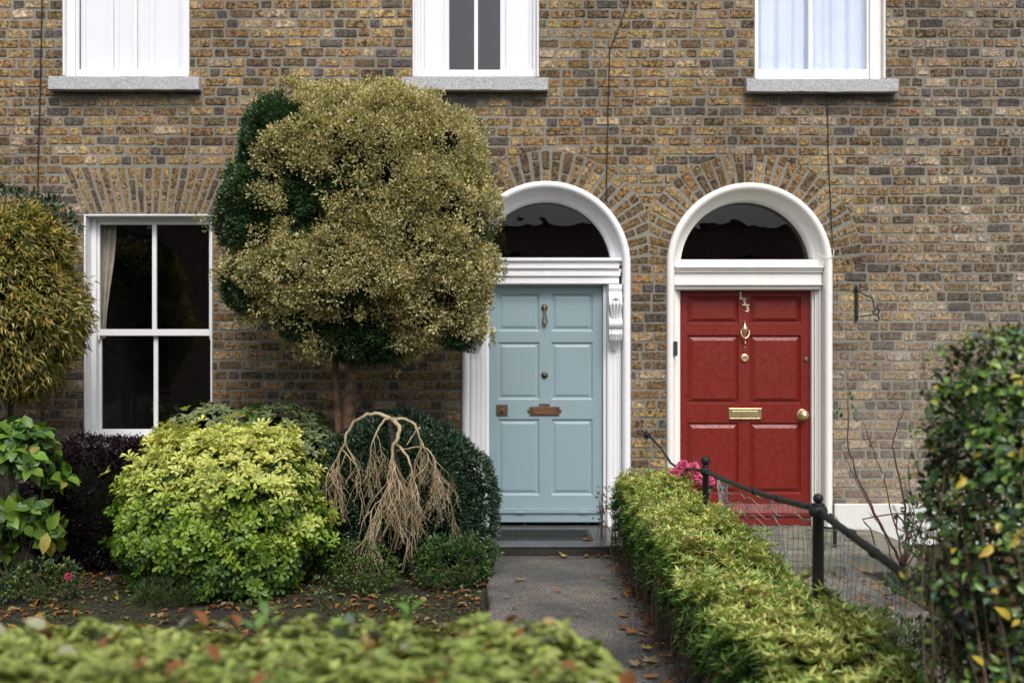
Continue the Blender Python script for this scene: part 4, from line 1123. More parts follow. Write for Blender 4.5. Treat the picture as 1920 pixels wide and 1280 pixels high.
pr = low_plant('rose_bush', 'low rose bush with one pink bloom in the left bed', [E(85, 1095, 2.2, 62, 42, .2), E(120, 1075, 2.2, 30, 25, .15)], 170, 7, (.018, .032), (.012, .018), [((.06, .12, .03), 3), ((.12, .18, .05), 2), ((.28, .27, .05), .5)], stems=14)
m = low_plant('juniper', 'feathery grey green low conifer in front of the yellow shrub', [E(318, 1120, 2.35, 62, 34, .2)], 260, 12, (.02, .05), (.003, .005), [((.12, .19, .06), 3), ((.06, .10, .03), 2)], T_LANCE, stems=20, up=1.0)
low_plant('small_leaved_shrub', 'low light green shrub in front of the weeping tree, nearer the yellow dome', [E(690, 1065, 1.95, 58, 42, .2), E(650, 1045, 1.9, 25, 30, .12)], 220, 8, (.016, .03), (.012, .018), [((.07, .14, .03), 3), ((.14, .22, .05), 2)], stems=12, cat='shrub')
low_plant('small_leaved_shrub', 'low fresh green shrub at the foot of the dark evergreen by the path edge', [E(850, 1055, 1.85, 75, 45, .22), E(885, 1040, 1.8, 45, 35, .18)], 380, 8, (.018, .034), (.013, .02), [((.06, .14, .03), 3), ((.11, .20, .04), 2), ((.03, .08, .02), 2)], stems=14, cat='shrub')
low_plant('seedling', 'tiny bright green seedling on the soil near the path', [E(750, 1132, 2.45, 22, 12, .08)], 22, 5, (.02, .035), (.014, .02), [((.13, .24, .04), 1)], stems=3)
low_plant('seedling', 'tiny green seedling beside the right foot of the yellow dome', [E(600, 1110, 2.4, 16, 22, .08)], 22, 5, (.018, .03), (.012, .018), [((.10, .2, .06), 1)], stems=3)
low_plant('bedding_plant', 'small ragged green plant at the lower left corner by the front hedge', [E(8, 1100, 2.3, 30, 24, .12)], 60, 6, (.02, .035), (.014, .02), [((.07, .14, .04), 1)], stems=4)
def flower(px, py, d, r, col, parent=None, name='bloom', n=26):
    c = np.array(P(px, py, d)); dd = rdir(n); dd[:, 1] = -np.abs(dd[:, 1]) ; pos = c + dd * r * .15
    ax = unit(dd + np.array([0, -.2, .2])); nr = unit(np.cross(ax, rdir(n)))
    return leaves(name, parent, M['petal'], pos, ax, unit(-dd * .3 + rdir(n) * .6 + np.array([0, -.6, .4])), np.full(n, r), np.full(n, r * 1.1), pick([(col, 1)], n, .25), T_LEAF)
flower(129, 1080, 2.4, .028, (.72, .12, .26), pr)
# pink rose/camellia by the first post
pk = thing('camellia', 'bright pink flowering plant between the hedge and the first railing post', 'plant', (X(1290, 1.4), -1.4, -.2))
lobp = [E(1292, 905, 1.45, 36, 22, .12)]
cp, cn = surf_ellipsoids(lobp, 60, .02, 1); p, ax, nr, dep = clumps(cp, cn, np.full(60, .03), 6)
leaves('foliage', pk, M['leaf_glossy'], p, ax, nr, rng.uniform(.03, .045, len(p)), rng.uniform(.018, .025, len(p)), pick([((.03, .08, .025), 2), ((.09, .05, .03), .5)], len(p)), T_LEAF)
for (a, b, rr) in ((1266, 888, .05), (1276, 877, .042), (1281, 873, .045), (1300, 876, .045), (1304, 889, .055), (1308, 900, .04), (1326, 893, .045), (1290, 884, .03), (1333, 903, .03)):
    flower(a, b, 1.6, rr, (1.0, .24, .45), pk, n=40)
m = MB()
for a in (1275, 1300, 1315): limb(m, (X(1290, 1.4), -1.4, -.22), P(a, 892, 1.52), .006, .004, .03, 6, 6)
m.build('stems', M['twig_brown'], pk)
fu = low_plant('fuchsia', 'straggly plant with wilting pink tinged leaves right of the blue door', [E(1128, 945, .75, 18, 34, .1)], 34, 4, (.02, .04), (.010, .016), [((.16, .15, .06), 2), ((.22, .07, .07), 1.4), ((.10, .14, .05), 1)], stems=10, up=-.3)

# ---- 10. boundary hedge beside the path ----
hd = thing('clipped_hedge', 'clipped yellow green hedge dividing the two garden paths', 'hedge', (1.1, -3.8, -.2))
ztop = lambda y: .53 - .12 * np.clip((-y - 1.1) / 5, 0, 1) + .035 * np.sin(y * 3.1) + .022 * np.sin(y * 7.3)
def hedge_leaves(parent, x0, x1, y0, y1, n, L, W, k, rough, cols, seed, zb=-.17, nm='foliage', shrink=0, T=T_LANCE, tilt=.75, mat='leaf', zt=None, taper=0.0):
    cp, cn = surf_box(x0 + shrink, x1 - shrink, y0 + shrink, y1 - shrink, zb, (lambda y: (zt or ztop)(y) - shrink), n, rough, .12, seed=seed)
    n = len(cp); cp[:, 0] += np.where(cn[:, 0] < -.6, taper * np.clip((ztop(cp[:, 1]) - cp[:, 2]) / .65, 0, 1), 0)
    cp = cp + cn * (rng.uniform(-.055, .045, n) + .02 * wave(cp, 13, seed))[:, None]
    p, ax, nr = rosettes(cp, cn, k, L[1], tilt, .75)
    ax = unit(ax + rdir(len(ax)) * .3)
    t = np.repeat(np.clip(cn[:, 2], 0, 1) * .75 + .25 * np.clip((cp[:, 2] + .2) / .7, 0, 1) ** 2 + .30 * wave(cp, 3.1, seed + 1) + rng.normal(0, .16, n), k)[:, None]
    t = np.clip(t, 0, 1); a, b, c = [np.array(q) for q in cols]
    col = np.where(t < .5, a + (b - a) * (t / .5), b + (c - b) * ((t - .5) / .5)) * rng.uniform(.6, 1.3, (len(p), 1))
    brn = (rng.random(len(p)) < .02) | (np.repeat(wave(cp, 6.1, seed + 5) > .72, k) & (rng.random(len(p)) < .45)); col[brn] = pick([((.34, .22, .09), 1), ((.20, .12, .05), 1)], int(brn.sum()))
    return leaves(nm, parent, M[mat], p, ax, nr, rng.uniform(L[0], L[1], len(p)), rng.uniform(W[0], W[1], len(p)), col, T)
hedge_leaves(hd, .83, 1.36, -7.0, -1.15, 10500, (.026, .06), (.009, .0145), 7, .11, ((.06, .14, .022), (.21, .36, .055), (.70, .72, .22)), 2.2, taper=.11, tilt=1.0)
sx = rng.uniform(.86, 1.4, 420); sy_ = rng.uniform(-6.6, -1.2, 420); sp_ = np.stack([sx, sy_, ztop(sy_) + rng.uniform(-.02, .06, 420)], 1)
p, ax, nr = rosettes(sp_, unit(rdir(420) * .6 + np.array([.15, 0, 1.])), 6, .05, 1.1, .5)
leaves('stray_shoots', hd, M['leaf'], p, ax, nr, rng.uniform(.03, .06, len(p)), rng.uniform(.009, .014, len(p)), pick([((.30, .45, .08), 2), ((.55, .62, .2), 2), ((.14, .28, .05), 1)], len(p)), T_LANCE)
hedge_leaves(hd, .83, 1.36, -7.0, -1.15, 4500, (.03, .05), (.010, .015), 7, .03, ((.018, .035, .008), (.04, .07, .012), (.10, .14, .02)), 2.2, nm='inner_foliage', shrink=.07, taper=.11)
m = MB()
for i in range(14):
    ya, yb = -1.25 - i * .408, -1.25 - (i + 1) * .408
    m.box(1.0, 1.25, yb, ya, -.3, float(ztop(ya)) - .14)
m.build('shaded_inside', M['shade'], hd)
m = MB()
for i in range(120):
    y_ = rng.uniform(-6.9, -1.2); x_ = .86 + rng.uniform(-.02, .05); limb(m, (x_, y_, -.2), (x_ - rng.uniform(0, .06), y_ + rng.normal(0, .05), rng.uniform(.1, .4)), .004, .002, .03, 5, 5)
m.build('stems', M['twig_brown'], hd)

# ---- 11. front hedge, close to the camera ----
fh = thing('clipped_hedge', 'blurred mixed green hedge along the front boundary nearest the camera', 'hedge', (-1.2, -7.28, -.2))
zt2 = lambda y: .80 + .012 * np.sin(y * 9) + 0 * y
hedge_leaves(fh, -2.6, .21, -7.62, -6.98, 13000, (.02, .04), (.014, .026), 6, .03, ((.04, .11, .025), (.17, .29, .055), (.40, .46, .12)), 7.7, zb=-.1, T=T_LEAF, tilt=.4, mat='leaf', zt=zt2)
cp, cn = surf_box(-2.6, .21, -7.62, -6.98, .2, zt2, 380, .03, .1, seed=4); cp = cp + cn * .02
leaves('dead_leaves', fh, M['leaf_matt'], cp, rdir(len(cp)), unit(cn + rdir(len(cp)) * .6), rng.uniform(.03, .06, len(cp)), rng.uniform(.025, .04, len(cp)), pick([((.30, .12, .05), 3), ((.42, .28, .12), 2), ((.40, .42, .30), 2), ((.16, .22, .16), 2)], len(cp)), T_LEAF)
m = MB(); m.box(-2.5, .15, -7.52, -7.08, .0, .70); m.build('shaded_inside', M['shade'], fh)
sp = []
for i in range(2):     # shoots rising over the clipped edge
    x_ = rng.uniform(-1.2, .26); 
    for j in range(3): sp.append((x_ + rng.normal(0, .012), -7.0 + rng.normal(0, .05), .80 + j * .016))
sp = np.array(sp); p, ax, nr = rosettes(sp, np.tile([0, -.2, 1.], (len(sp), 1)), 3, .04, .7, .6)
leaves('young_foliage', fh, M['leaf'], p, ax, nr, rng.uniform(.03, .05, len(p)), rng.uniform(.02, .03, len(p)), pick([((.14, .27, .05), 2), ((.10, .22, .07), 1)], len(p)), T_LEAF)

# ---- 12. privet at the right ----
pv = thing('privet_bush', 'tall leggy privet bush with yellowing leaves at the right edge', 'shrub', (1.5, -6.4, -.2))
PD = 6.2
lobv = [E(1880, 745, PD, 100, 95, .28), E(1895, 900, PD, 135, 150, .34), E(1880, 1080, PD, 135, 140, .34), E(1890, 1250, PD, 150, 160, .36), E(2020, 960, PD, 190, 290, .4), E(1815, 800, PD, 55, 80, .2)]
n = 3300; cp, cn = surf_ellipsoids(lobv, n, .09, 3.3)
cp = cp + cn * (.05 - (rng.random((n, 1)) ** 1.2) * .24)
p, ax, nr = rosettes(cp, cn, 4, .03, .6, .4); m_ = len(p)
p = p + rdir(m_) * .02
h2 = np.repeat(pxof(cp)[1], 4)
col = pick([((.07, .15, .035), 4), ((.14, .27, .05), 3), ((.24, .38, .07), 2), ((.08, .17, .12), 1.0), ((.60, .46, .06), .5)], m_)
topk = (h2 < 830) & (rng.random(m_) < .6); col[topk] = pick([((.22, .38, .05), 3), ((.12, .24, .05), 2), ((.55, .55, .10), 1)], topk.sum())
low = (h2 > 950) & (rng.random(m_) < .35); col[low] = pick([((.10, .07, .03), 2), ((.14, .13, .05), 1)], low.sum())
leaves('foliage', pv, M['leaf_glossy'], p, ax, nr, rng.uniform(.022, .038, m_), rng.uniform(.015, .023, m_), col, T_LEAF)
cp2, cn2 = surf_ellipsoids([(a, b, c, rx * .72, ry * .72, rz * .8) for a, b, c, rx, ry, rz in lobv], 900, .08, 3.3); p, ax, nr, dep = clumps(cp2, cn2, np.full(900, .06), 7)
leaves('inner_foliage', pv, M['leaf_matt'], p, ax, nr, rng.uniform(.025, .04, len(p)), rng.uniform(.015, .022, len(p)), pick([((.03, .06, .018), 3), ((.09, .065, .03), 1.5)], len(p)), T_LEAF)
m = MB()
for i in range(210):
    j = rng.integers(0, n); q = Vector(cp[j]); b0 = Vector((1.5 + (q.x - 1.45) * .5 + rng.normal(0, .07), -6.4 + rng.normal(0, .13), -.2))
    q.z = max(q.z, .2); limb(m, b0.lerp(q, .1), q + Vector(cn[j]) * .04, rng.uniform(.003, .007), .0015, .05, 7, 5)
m.build('stems', simple('privet_stem', (.20, .14, .09), (.09, .06, .04), .85, 12, .5, 60), pv)
for (a, b, s_) in ((1895, 1160, .06), (1862, 1020, .055), (1912, 1005, .05), (1812, 895, .045), (1880, 985, .03), (1845, 1245, .045)):
    c = np.array([P(a, b, PD + .30)]); leaves('yellow_leaf', pv, M['leaf'], c, np.array([[-.6, -.2, .5 * (1 if a % 2 else -1)]]), np.array([[.2, -1, .3]]), [s_], [s_ * .5], np.array([[.70, .52, .07]]), T_LEAF)

# ---- 13. bare rose by the white plinth ----
ro = thing('bare_rose', 'nearly leafless red stemmed climbing rose beside the white plinth', 'plant', (X(1690, 1.7), -1.7, -.2))
m = MB()
def cane(pts_, d, r, jag=.004):
    W_ = [Vector(P(a, b, d)) for a, b in pts_]; fine = []
    for i in range(len(W_) - 1):
        for k_ in range(5): fine.append(W_[i].lerp(W_[i + 1], k_ / 5) + Vector(rng.normal(0, jag, 3)))
    fine.append(W_[-1]); nfi = len(fine); m.tube(fine, [r * (1 - .65 * i / nfi) for i in range(nfi)], 6)
    for i in range(1, nfi, 2):
        q = fine[i]; dd = Vector(rng.normal(0, 1, 3)).normalized(); m.tube([q, q + dd * .012], [.002, .0004], 4, cap=False)
canes = [([(1690, 1060), (1672, 1020), (1640, 960), (1610, 900), (1590, 840), (1590, 740)], .011), ([(1690, 1060), (1685, 1010), (1670, 960), (1660, 900), (1640, 850), (1622, 800)], .007),
         ([(1692, 1060), (1700, 1000), (1695, 940), (1680, 870), (1672, 830), (1685, 790), (1697, 768)], .010), ([(1692, 1060), (1710, 1000), (1712, 960), (1705, 900), (1710, 830)], .006),
         ([(1690, 1050), (1660, 1000), (1640, 965), (1600, 890), (1577, 842)], .006), ([(1695, 1060), (1720, 1000), (1740, 950), (1745, 920)], .008), ([(1690, 1080), (1670, 1040), (1660, 1000), (1630, 960)], .006),
         ([(1695, 1070), (1705, 1020), (1700, 985), (1680, 960), (1682, 990), (1700, 1000), (1715, 985)], .009), ([(1690, 1085), (1692, 1060), (1690, 1040)], .02), ([(1700, 1060), (1730, 1020), (1760, 960), (1770, 900)], .007)]
for c_, r_ in canes: cane(c_, 1.7 + rng.uniform(-.1, .15), r_)
m.build('canes', M['twig_red'], ro, smooth=True)
cl = np.array([P(a + rng.normal(0, 5), b + rng.normal(0, 5), 1.72) for a, b in ((1590, 752), (1580, 770), (1600, 765), (1575, 775), (1605, 775), (1590, 745), (1730, 940), (1740, 920), (1725, 925), (1735, 905), (1700, 800), (1714, 810), (1590, 830)) for _ in range(3)])
leaves('leaf_sprays', ro, M['leaf'], cl, rdir(len(cl)), unit(rdir(len(cl)) * .5 + np.array([0, -.7, .6])), rng.uniform(.03, .05, len(cl)), rng.uniform(.02, .03, len(cl)), pick([((.09, .18, .05), 1)], len(cl)), T_LEAF)
flower(1737, 942, 1.7, .03, (.55, .04, .04), ro)
low_plant('leafy_weed', 'low leafy green plant at the foot of the bare rose', [E(1745, 1000, 1.9, 40, 90, .2), E(1720, 1100, 2.2, 60, 30, .2)], 140, 5, (.03, .05), (.02, .028), [((.05, .12, .03), 2), ((.10, .18, .04), 1)], stems=8)
low_plant('ground_weed', 'patch of fine green weeds behind the wire netting near the privet', [E(1650, 1200, 3.9, 110, 45, .35)], 300, 7, (.02, .04), (.008, .014), [((.06, .11, .03), 2), ((.12, .17, .05), 1)], T_LANCE, stems=8, up=1)

# ---------- railing ----------
rl = thing('iron_railing', 'black iron railing with ball topped posts along the hedge', 'railing', (1.35, -3.5, -.2))
XR = 1.35
def ry(px): return XR * F / (px - 960) - D      # y of a point of the rail line seen at px
def RP(px, py):
    y_ = ry(px); return (XR, y_, EYE - (py - HOR) * (D + y_) / F)
def ball_post(px, yball, yk, ybase, r=.024):
    m = MB(); b = RP(px, yk); y_ = b[1]; zb_ = RP(px, ybase)[2]; zt_ = RP(px, yball)[2]; h = zt_ - b[2]; k = r
    m.lathe((XR, y_, 0), [(k, -.2), (k, zb_), (k, b[2] - .03), (k * 1.5, b[2] - .02), (k * 1.7, b[2]), (k * 1.4, b[2] + .02), (k * .8, b[2] + h * .28), (k * 1.25, b[2] + h * .36), (k * 1.0, b[2] + h * .44)], 'z', 14)
    m.ball((XR, y_, b[2] + h * .72), h * .30, 18); return m.build('post', M['iron'], rl, smooth=True)
ball_post(1323, 855, 884, 960, .021); ball_post(1534, 925, 957, 1090, .025)
def railpath(pts, n=5, sag=0):
    out = []
    for i in range(len(pts) - 1):
        a, b = Vector(pts[i]), Vector(pts[i + 1])
        for k in range(n): t = k / n; out.append(a.lerp(b, t) - Vector((0, 0, sag * 4 * t * (1 - t))))
    out.append(Vector(pts[-1])); return out
m = MB()
wa = (X(1213), -.01, Z(815))
m.tube([wa, (X(1220, .1), -.12, Z(820, .1)), (X(1237, .35), -.4, Z(838, .35)), (1.33, -1.0, Z(868, 1.0)), (1.345, -1.4, Z(880, 1.4)), (XR, -1.9, Z(879, 1.9)), RP(1323, 884)], .011, 10)
m.tube(railpath([RP(1323, 883), RP(1415, 921), RP(1534, 953)], 8, .006), .0155, 10)
end = RP(1795, 1152); far = (XR, -6.42, end[2] - .02)
m.tube(railpath([RP(1534, 957), RP(1640, 1035), end, far], 6), .0165, 10)
for px_, py_ in ((1415, 921), (1460, 934), (1595, 1000), (1640, 1036), (1700, 1080)):
    q = Vector(RP(px_, py_)); m.tube([q - Vector((0, .014, 0)), q + Vector((0, .014, 0))], .0205, 10)
m.build('top_rail', M['iron'], rl, smooth=True)
m = MB(); q0 = RP(1527, 1088); m.tube([q0, RP(1548, 1108), RP(1610, 1165), (XR, -6.7, RP(1610, 1165)[2] - .25)], .014, 10); m.build('bottom_rail', M['iron'], rl, smooth=True)
m = MB(); m.lathe((wa[0], -.012, wa[2]), [(.0, -.02), (.02, -.015), (.028, 0)], 'y', 12); m.build('wall_fixing', M['iron'], rl)
# short iron stub and thin iron hoop beyond the red path
ir = MB(); q = P(1565, 985, 1.0); ir.box(q[0] - .013, q[0] + .013, -1.02, -.99, -.2, q[2] + .0); ir.tube([P(1556, 962, 1.0), P(1565, 978, 1.0), P(1580, 992, 1.0)], .012, 8); tag(ir.build('iron_stub', M['iron'], bevel=.003), 'short black iron stub at the left of the white plinth', 'post')
ir = MB(); ir.tube([P(1715, 965, 1.5), P(1680, 962, 1.5), P(1640, 968, 1.5), P(1617, 973, 1.5), P(1622, 980, 1.5), P(1632, 990, 1.5), P(1640, 1020, 1.5), P(1645, 1040, 1.5)], .006, 8)
tag(ir.build('iron_hoop', M['bronze'], None, smooth=True), 'thin rusty bent iron hoop in front of the white plinth', 'hoop')

# ---------- wire netting hung on the railing ----------
wn = thing('wire_netting', 'loose green wire netting hanging below the black railing', 'netting', (XR, -4, -.2))
def rail_z(y_):
    ys_ = [-6.2, end[1], RP(1534, 957)[1], RP(1415, 921)[1], RP(1323, 884)[1]]; zs_ = [end[2] - .1, end[2], RP(1534, 957)[2], RP(1415, 921)[2], RP(1323, 884)[2]]
    return float(np.interp(y_, ys_, zs_)) - .02
def net(y_, v):
    """v 0..1 from the rail down; loose, billowing"""
    z_ = rail_z(y_) - v * .62
    z_ += .045 * math.sin(y_ * 5 + v * 4) * v + .014 * math.sin(y_ * 17 + v * 9)
    x_ = XR + .03 + .07 * v * math.sin(y_ * 2.7 + 1) + .015 * math.sin(y_ * 11 + v * 5)
    return (x_, y_ + .03 * math.sin(v * 6 + y_ * 3) * v, z_)
m1, m2 = MB(), MB(); ya, yb = -5.9, RP(1340, 890)[1]
for k in range(13):
    v = k / 12 + .0; m1.tube([net(ya + (yb - ya) * i / 130, min(1, v + .012 * math.sin(i * .3 + k))) for i in range(131)], .0027, 4, cap=False)
for k in range(54):
    y_ = ya + (yb - ya) * k / 53; m2.tube([net(y_ + rng.normal(0, .003), j / 16) for j in range(17)], .0012, 4, cap=False)
m1.build('wires', M['wire'], wn); m2.build('cross_wires', M['wire_dark'], wn)
tw = MB()      # rolled end of the netting at the first post
for k in range(26):
    a0_ = rng.uniform(0, 6.28); pts_ = []
    for j in range(12):
        z_ = rail_z(yb) - .02 - .045 * j; pts_.append((XR + .06 + .035 * math.cos(a0_ + j * .7), yb + .05 + .05 * math.sin(a0_ + j * .9) - .012 * j, z_))
    tw.tube(pts_, .0015, 4, cap=False)
tw.build('rolled_end', M['wire'], wn)

# ---------- door mat ----------
mt = thing('door_mat', 'black patterned rubber mat on the slate step at the blue door', 'mat', (X(1020, .3), -.3, -.04))
mx0, mx1, my0, my1 = X(935, .1) , X(1109, .1), -.72, -.22
mx0, mx1 = X(933, .3), X(1108, .45)
m = MB(); m.box(mx0, mx1, my0, my1, -.0395, -.03); m.build('base', M['mat'], mt, bevel=.003)
m = MB()
zt_ = -.024
m.box(mx0 + .012, mx1 - .012, my0 + .012, my0 + .03, -.0298, zt_); m.box(mx0 + .012, mx1 - .012, my1 - .03, my1 - .012, -.0298, zt_)
m.box(mx0 + .012, mx0 + .03, my0 + .031, my1 - .031, -.0298, zt_); m.box(mx1 - .03, mx1 - .012, my0 + .031, my1 - .031, -.0298, zt_)
for i in range(13):
    for j in range(6):
        c0_ = mx0 + .07 + i * (mx1 - mx0 - .14) / 12; c1_ = my0 + .07 + j * (my1 - my0 - .14) / 5
        m.tube([(c0_ + .026 * math.cos(t), c1_ + .03 * math.sin(t), -.026) for t in [R(q) for q in range(0, 361, 45)]], .004, 5)
m.build('scroll_pattern', M['mat'], mt)

# ---------- fallen leaves ----------
def maple():
    pts = []
    lob_ = [(-90, .25), (-60, .62), (-38, .42), (-10, .95), (12, .5), (38, 1.0), (60, .55), (90, 1.15), (120, .55), (142, 1.0), (168, .5), (190, .95), (218, .42), (240, .62)]
    for a, r_ in lob_: pts.append((r_ * .5 * math.cos(R(a)), r_ * .5 * math.sin(R(a))))
    return pts
def fallen(px, py, z, size, col, label, group, big=True, curl=.2):
    dep = F * (EYE - z) / (py - HOR); x_ = (px - 960) / F * dep; y_ = dep - D; y_ = -(D - dep)
    m = MB(); o_ = rng.uniform(0, 6.28); shp = maple() if big else [(.5 * math.cos(t) * (1 if k % 2 else .92), .26 * math.sin(t)) for k, t in enumerate([i * 6.283 / 10 for i in range(10)])]
    vs = [(x_, y_, z + .012)]; cc = [(*col, 1)]
    cu = rng.normal(0, curl); cu2 = rng.normal(0, curl)
    for (a, b) in shp:
        for s_ in (1.0,):
            u = a * math.cos(o_) - b * math.sin(o_); v = a * math.sin(o_) + b * math.cos(o_)
            vs.append((x_ + u * size, y_ + v * size, z + .006 + size * (abs(cu) * a * a * 2 + abs(cu2) * b * b * 2) + abs(rng.normal(0, .008)) * size * 8)); cc.append((col[0] * rng.uniform(.6, 1.2), col[1] * rng.uniform(.6, 1.2), col[2], 1))
    n = len(shp); m.add(vs, [(0, 1 + i, 1 + (i + 1) % n) for i in range(n)]); m.c[-len(vs):] = cc
    # stalk
    o = m.build('fallen_leaf', M['leaf_matt'], None, col=True); tag(o, label, 'leaf', group); return o
G1 = 'brown fallen leaves on the dark path'
ORG = (.42, .17, .035); BRN = (.24, .085, .035); YEL = (.5, .38, .05); TAN = (.36, .26, .13)
fallen(1101, 1012, -.038, .10, ORG, 'orange brown leaf lying on the front edge of the slate step', None)
fallen(1211, 1217, -.118, .10, YEL, 'yellow lobed leaf lying on the dark path beside the hedge', None)
fallen(1167, 1155, -.118, .09, ORG, 'bright orange leaf alone on the right side of the dark path', None)
lbl = 'small brown leaf lying on the dark path'
for (a, b, s_, c_) in ((1218, 1240, .11, TAN), (1190, 1248, .10, TAN), (1192, 1117, .10, BRN), (1200, 1112, .08, ORG), (1225, 1140, .1, BRN), (1232, 1165, .12, BRN), (1250, 1172, .1, BRN), (1188, 1188, .08, ORG), (1168, 1090, .06, ORG), (1048, 1108, .05, ORG),
                       (974, 1088, .08, TAN), (1083, 1153, .035, ORG), (1152, 1120, .05, TAN), (1285, 1210, .1, BRN), (1278, 1195, .1, ORG), (1300, 1225, .12, BRN), (1222, 1270, .06, ORG), (1242, 1195, .05, TAN), (950, 1120, .04, TAN), (1035, 1045, .05, ORG), (1100, 1043, .06, ORG), (1060, 1044, .08, YEL), (1120, 1043, .07, BRN), (1140, 1045, .1, BRN), (1168, 1178, .06, BRN), (1205, 1190, .05, TAN), (965, 1140, .04, BRN)):
    fallen(a, b, -.118, s_ * 1.3, c_, lbl, G1, big=s_ > .07)
for (a, b) in ((945, 988), (985, 985), (1072, 992), (1118, 1000), (1125, 992), (1100, 983)): fallen(a, b, -.022 if a < 1108 else -.036, .035, ORG if a % 2 else BRN, 'tiny reddish leaf scrap on the mat or slate step', 'leaf scraps on the blue door step', big=False)
# litter on the beds: nobody could count it
N_ = 4200; pos = np.stack([rng.uniform(-5.2, -.22, N_), rng.uniform(-4.6, -1.2, N_), np.zeros(N_)], 1)
N2 = 700; pos2 = np.stack([rng.uniform(2.75, 5, N2), rng.uniform(-5.5, -1.3, N2), np.zeros(N2)], 1)
N3 = 260; pos3 = np.stack([rng.uniform(.60, .86, N3) + .0, rng.uniform(-6, -1.2, N3), np.full(N3, .09)], 1); pos3[:, 0] = .88 - np.abs(rng.normal(0, .07, N3))
N4 = 120; pos4 = np.stack([rng.uniform(2.3, 2.78, N4), rng.uniform(-4.5, -1.3, N4), np.full(N4, .05)], 1)
def litter(p, name, label):
    dens = wave(p, 2.1, 5) + rng.normal(0, .4, len(p)) > -.25; p = p[dens]; n_ = len(p)
    for i in range(n_): p[i, 2] += -.215 + hgt(p[i, 0], p[i, 1]) + .01 + rng.random() * .015
    a = rng.normal(size=(n_, 3)); a[:, 2] *= .15; nrm = np.tile([0, 0, 1.], (n_, 1)) + rdir(n_) * .35
    o = leaves(name, None, M['leaf_matt'], p, a, nrm, rng.uniform(.03, .085, n_), rng.uniform(.02, .05, n_), pick([(ORG, 2), (BRN, 3), (YEL, .5), (TAN, 3), ((.14, .07, .04), 5)], n_), T_LEAF); o['kind'] = 'stuff'; o['label'] = label; o['category'] = 'leaf litter'
litter(pos, 'leaf_litter', 'brown and orange leaf litter on the soil of the left bed')
litter(pos2, 'leaf_litter', 'fallen leaves on the soil below the bare rose')
pos3[:, 2] = .09; n3 = pos3.copy()
a = rng.normal(size=(len(n3), 3)); a[:, 2] *= .2; n3[:, 2] = -.112 + rng.random(len(n3)) * .015
o = leaves('leaf_litter', None, M['leaf_matt'], n3, a, np.tile([0, 0, 1.], (len(n3), 1)) + rdir(len(n3)) * .4, rng.uniform(.02, .06, len(n3)), rng.uniform(.015, .04, len(n3)), pick([(ORG, 2), (BRN, 4), (TAN, 1)], len(n3)), T_LEAF); o['kind'] = 'stuff'; o['label'] = 'brown leaf crumbs gathered along the foot of the dividing hedge'; o['category'] = 'leaf litter'
n4 = pos4; a = rng.normal(size=(len(n4), 3)); a[:, 2] *= .2; n4[:, 2] = -.152 + rng.random(len(n4)) * .015
o = leaves('leaf_litter', None, M['leaf_matt'], n4, a, np.tile([0, 0, 1.], (len(n4), 1)) + rdir(len(n4)) * .4, rng.uniform(.03, .07, len(n4)), rng.uniform(.02, .045, len(n4)), pick([(ORG, 3), (BRN, 3), (TAN, 1), (YEL, 1)], len(n4)), T_LEAF); o['kind'] = 'stuff'; o['label'] = 'orange leaves drifted along the right edge of the red door path'; o['category'] = 'leaf litter'
# moss and tiny weeds on the left bed
Nw = 22000; pw = np.stack([rng.uniform(-5.0, -.2, Nw), rng.uniform(-4.4, -1.2, Nw), np.zeros(Nw)], 1)
kk = (wave(pw, 1.6, 2) + rng.normal(0, .35, Nw)) > -.05; pw = pw[kk]; nw = len(pw)
for i in range(nw): pw[i, 2] = -.215 + hgt(pw[i, 0], pw[i, 1])
a = rdir(nw); a[:, 2] = np.abs(a[:, 2]) + .3
o = leaves('moss', None, M['leaf_matt'], pw, a, rdir(nw) + np.array([0, 0, 1.]), rng.uniform(.01, .025, nw), rng.uniform(.006, .012, nw), pick([((.07, .10, .02), 2), ((.12, .15, .04), 1)], nw)); o['kind'] = 'stuff'; o['label'] = 'moss and tiny weeds on the soil'; o['category'] = 'moss'

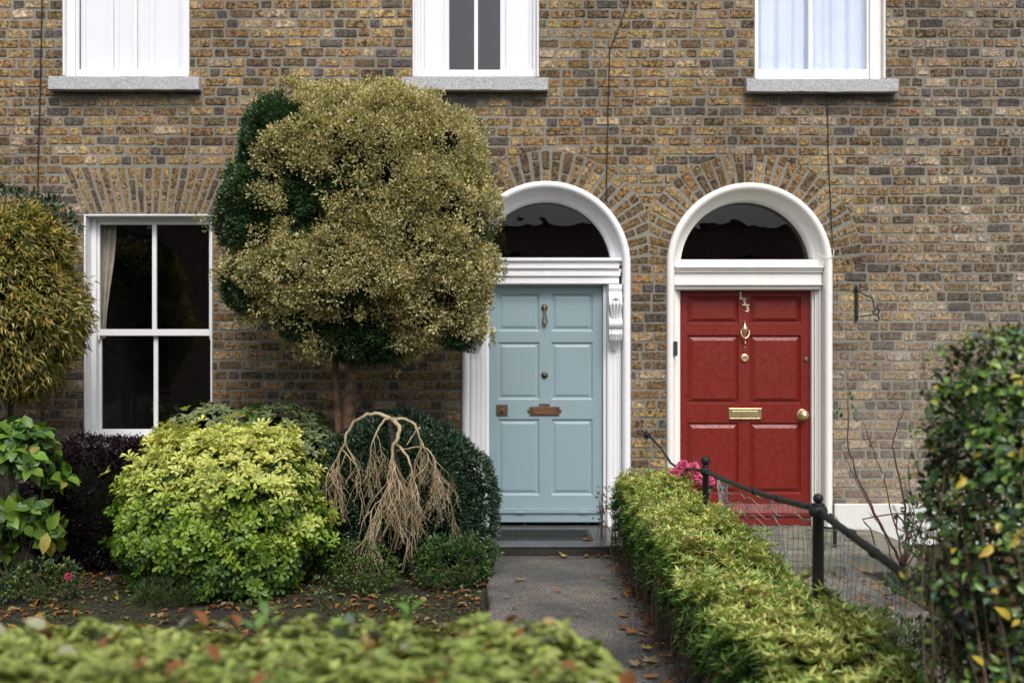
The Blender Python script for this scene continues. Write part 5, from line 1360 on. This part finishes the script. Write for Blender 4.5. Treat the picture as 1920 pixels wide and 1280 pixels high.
Ni = 1700; pi_ = np.stack([rng.uniform(-5.0, -.25, Ni), rng.uniform(-4.3, -2.0, Ni), np.zeros(Ni)], 1)
pi_ = pi_[(wave(pi_, 3.3, 7) + rng.normal(0, .15, Ni)) > .28]; ni = len(pi_)
for i in range(ni): pi_[i, 2] = -.2 + hgt(pi_[i, 0], pi_[i, 1]) + rng.random() * .05
a = rdir(ni); a[:, 2] = np.abs(a[:, 2]) * .6
o = leaves('ground_cover', None, M['leaf'], pi_, a, rdir(ni) * .5 + np.array([0, -.2, 1.]), rng.uniform(.02, .045, ni), rng.uniform(.014, .03, ni), pick([((.05, .11, .03), 3), ((.10, .19, .04), 2), ((.18, .26, .07), 1)], ni), T_LEAF); o['kind'] = 'stuff'; o['label'] = 'patches of low green ground cover between the bushes of the left bed'; o['category'] = 'ground cover'
# =====================================================================
# LIGHT, SKY, CAMERA
# =====================================================================
EL, AZ = 52, 12
w = bpy.data.worlds.new('World'); sc.world = w; w.use_nodes = True; nt = w.node_tree
sky = nt.nodes.new('ShaderNodeTexSky'); sky.sky_type = 'NISHITA'; sky.sun_disc = False
sky.sun_elevation = R(EL); sky.sun_rotation = R(180 - AZ); sky.air_density = 1.0; sky.dust_density = 3.0; sky.ozone_density = 1.0
hs = nt.nodes.new('ShaderNodeHueSaturation'); hs.inputs['Saturation'].default_value = .45
nt.links.new(sky.outputs[0], hs.inputs['Color']); bg = nt.nodes['Background']; nt.links.new(hs.outputs[0], bg.inputs[0]); bg.inputs[1].default_value = .185
sl = bpy.data.lights.new('sun', 'SUN'); sl.energy = 2.2; sl.angle = R(24); sl.color = (1, .965, .92)
so = bpy.data.objects.new('sun', sl); C.objects.link(so)
# direction the light travels: from the street side, slightly from the right, downwards
dv = Vector((-math.sin(R(AZ)) * math.cos(R(EL)), math.cos(R(AZ)) * math.cos(R(EL)), -math.sin(R(EL))))
so.rotation_euler = dv.to_track_quat('-Z', 'Y').to_euler()
cam = bpy.data.cameras.new('camera'); co = bpy.data.objects.new('camera', cam); C.objects.link(co)
cam.lens = 35; cam.sensor_width = 36; cam.shift_y = 60 / 1920; cam.clip_end = 2000
co.location = (0, -D, EYE); co.rotation_euler = (R(90), 0, 0); sc.camera = co
cam.dof.use_dof = True; cam.dof.focus_distance = 6.7; cam.dof.aperture_fstop = 2.0
sc.view_settings.view_transform = 'Standard'; sc.view_settings.look = 'None'; sc.view_settings.exposure = 0
sc.cycles.max_bounces = 8; sc.cycles.transparent_max_bounces = 12
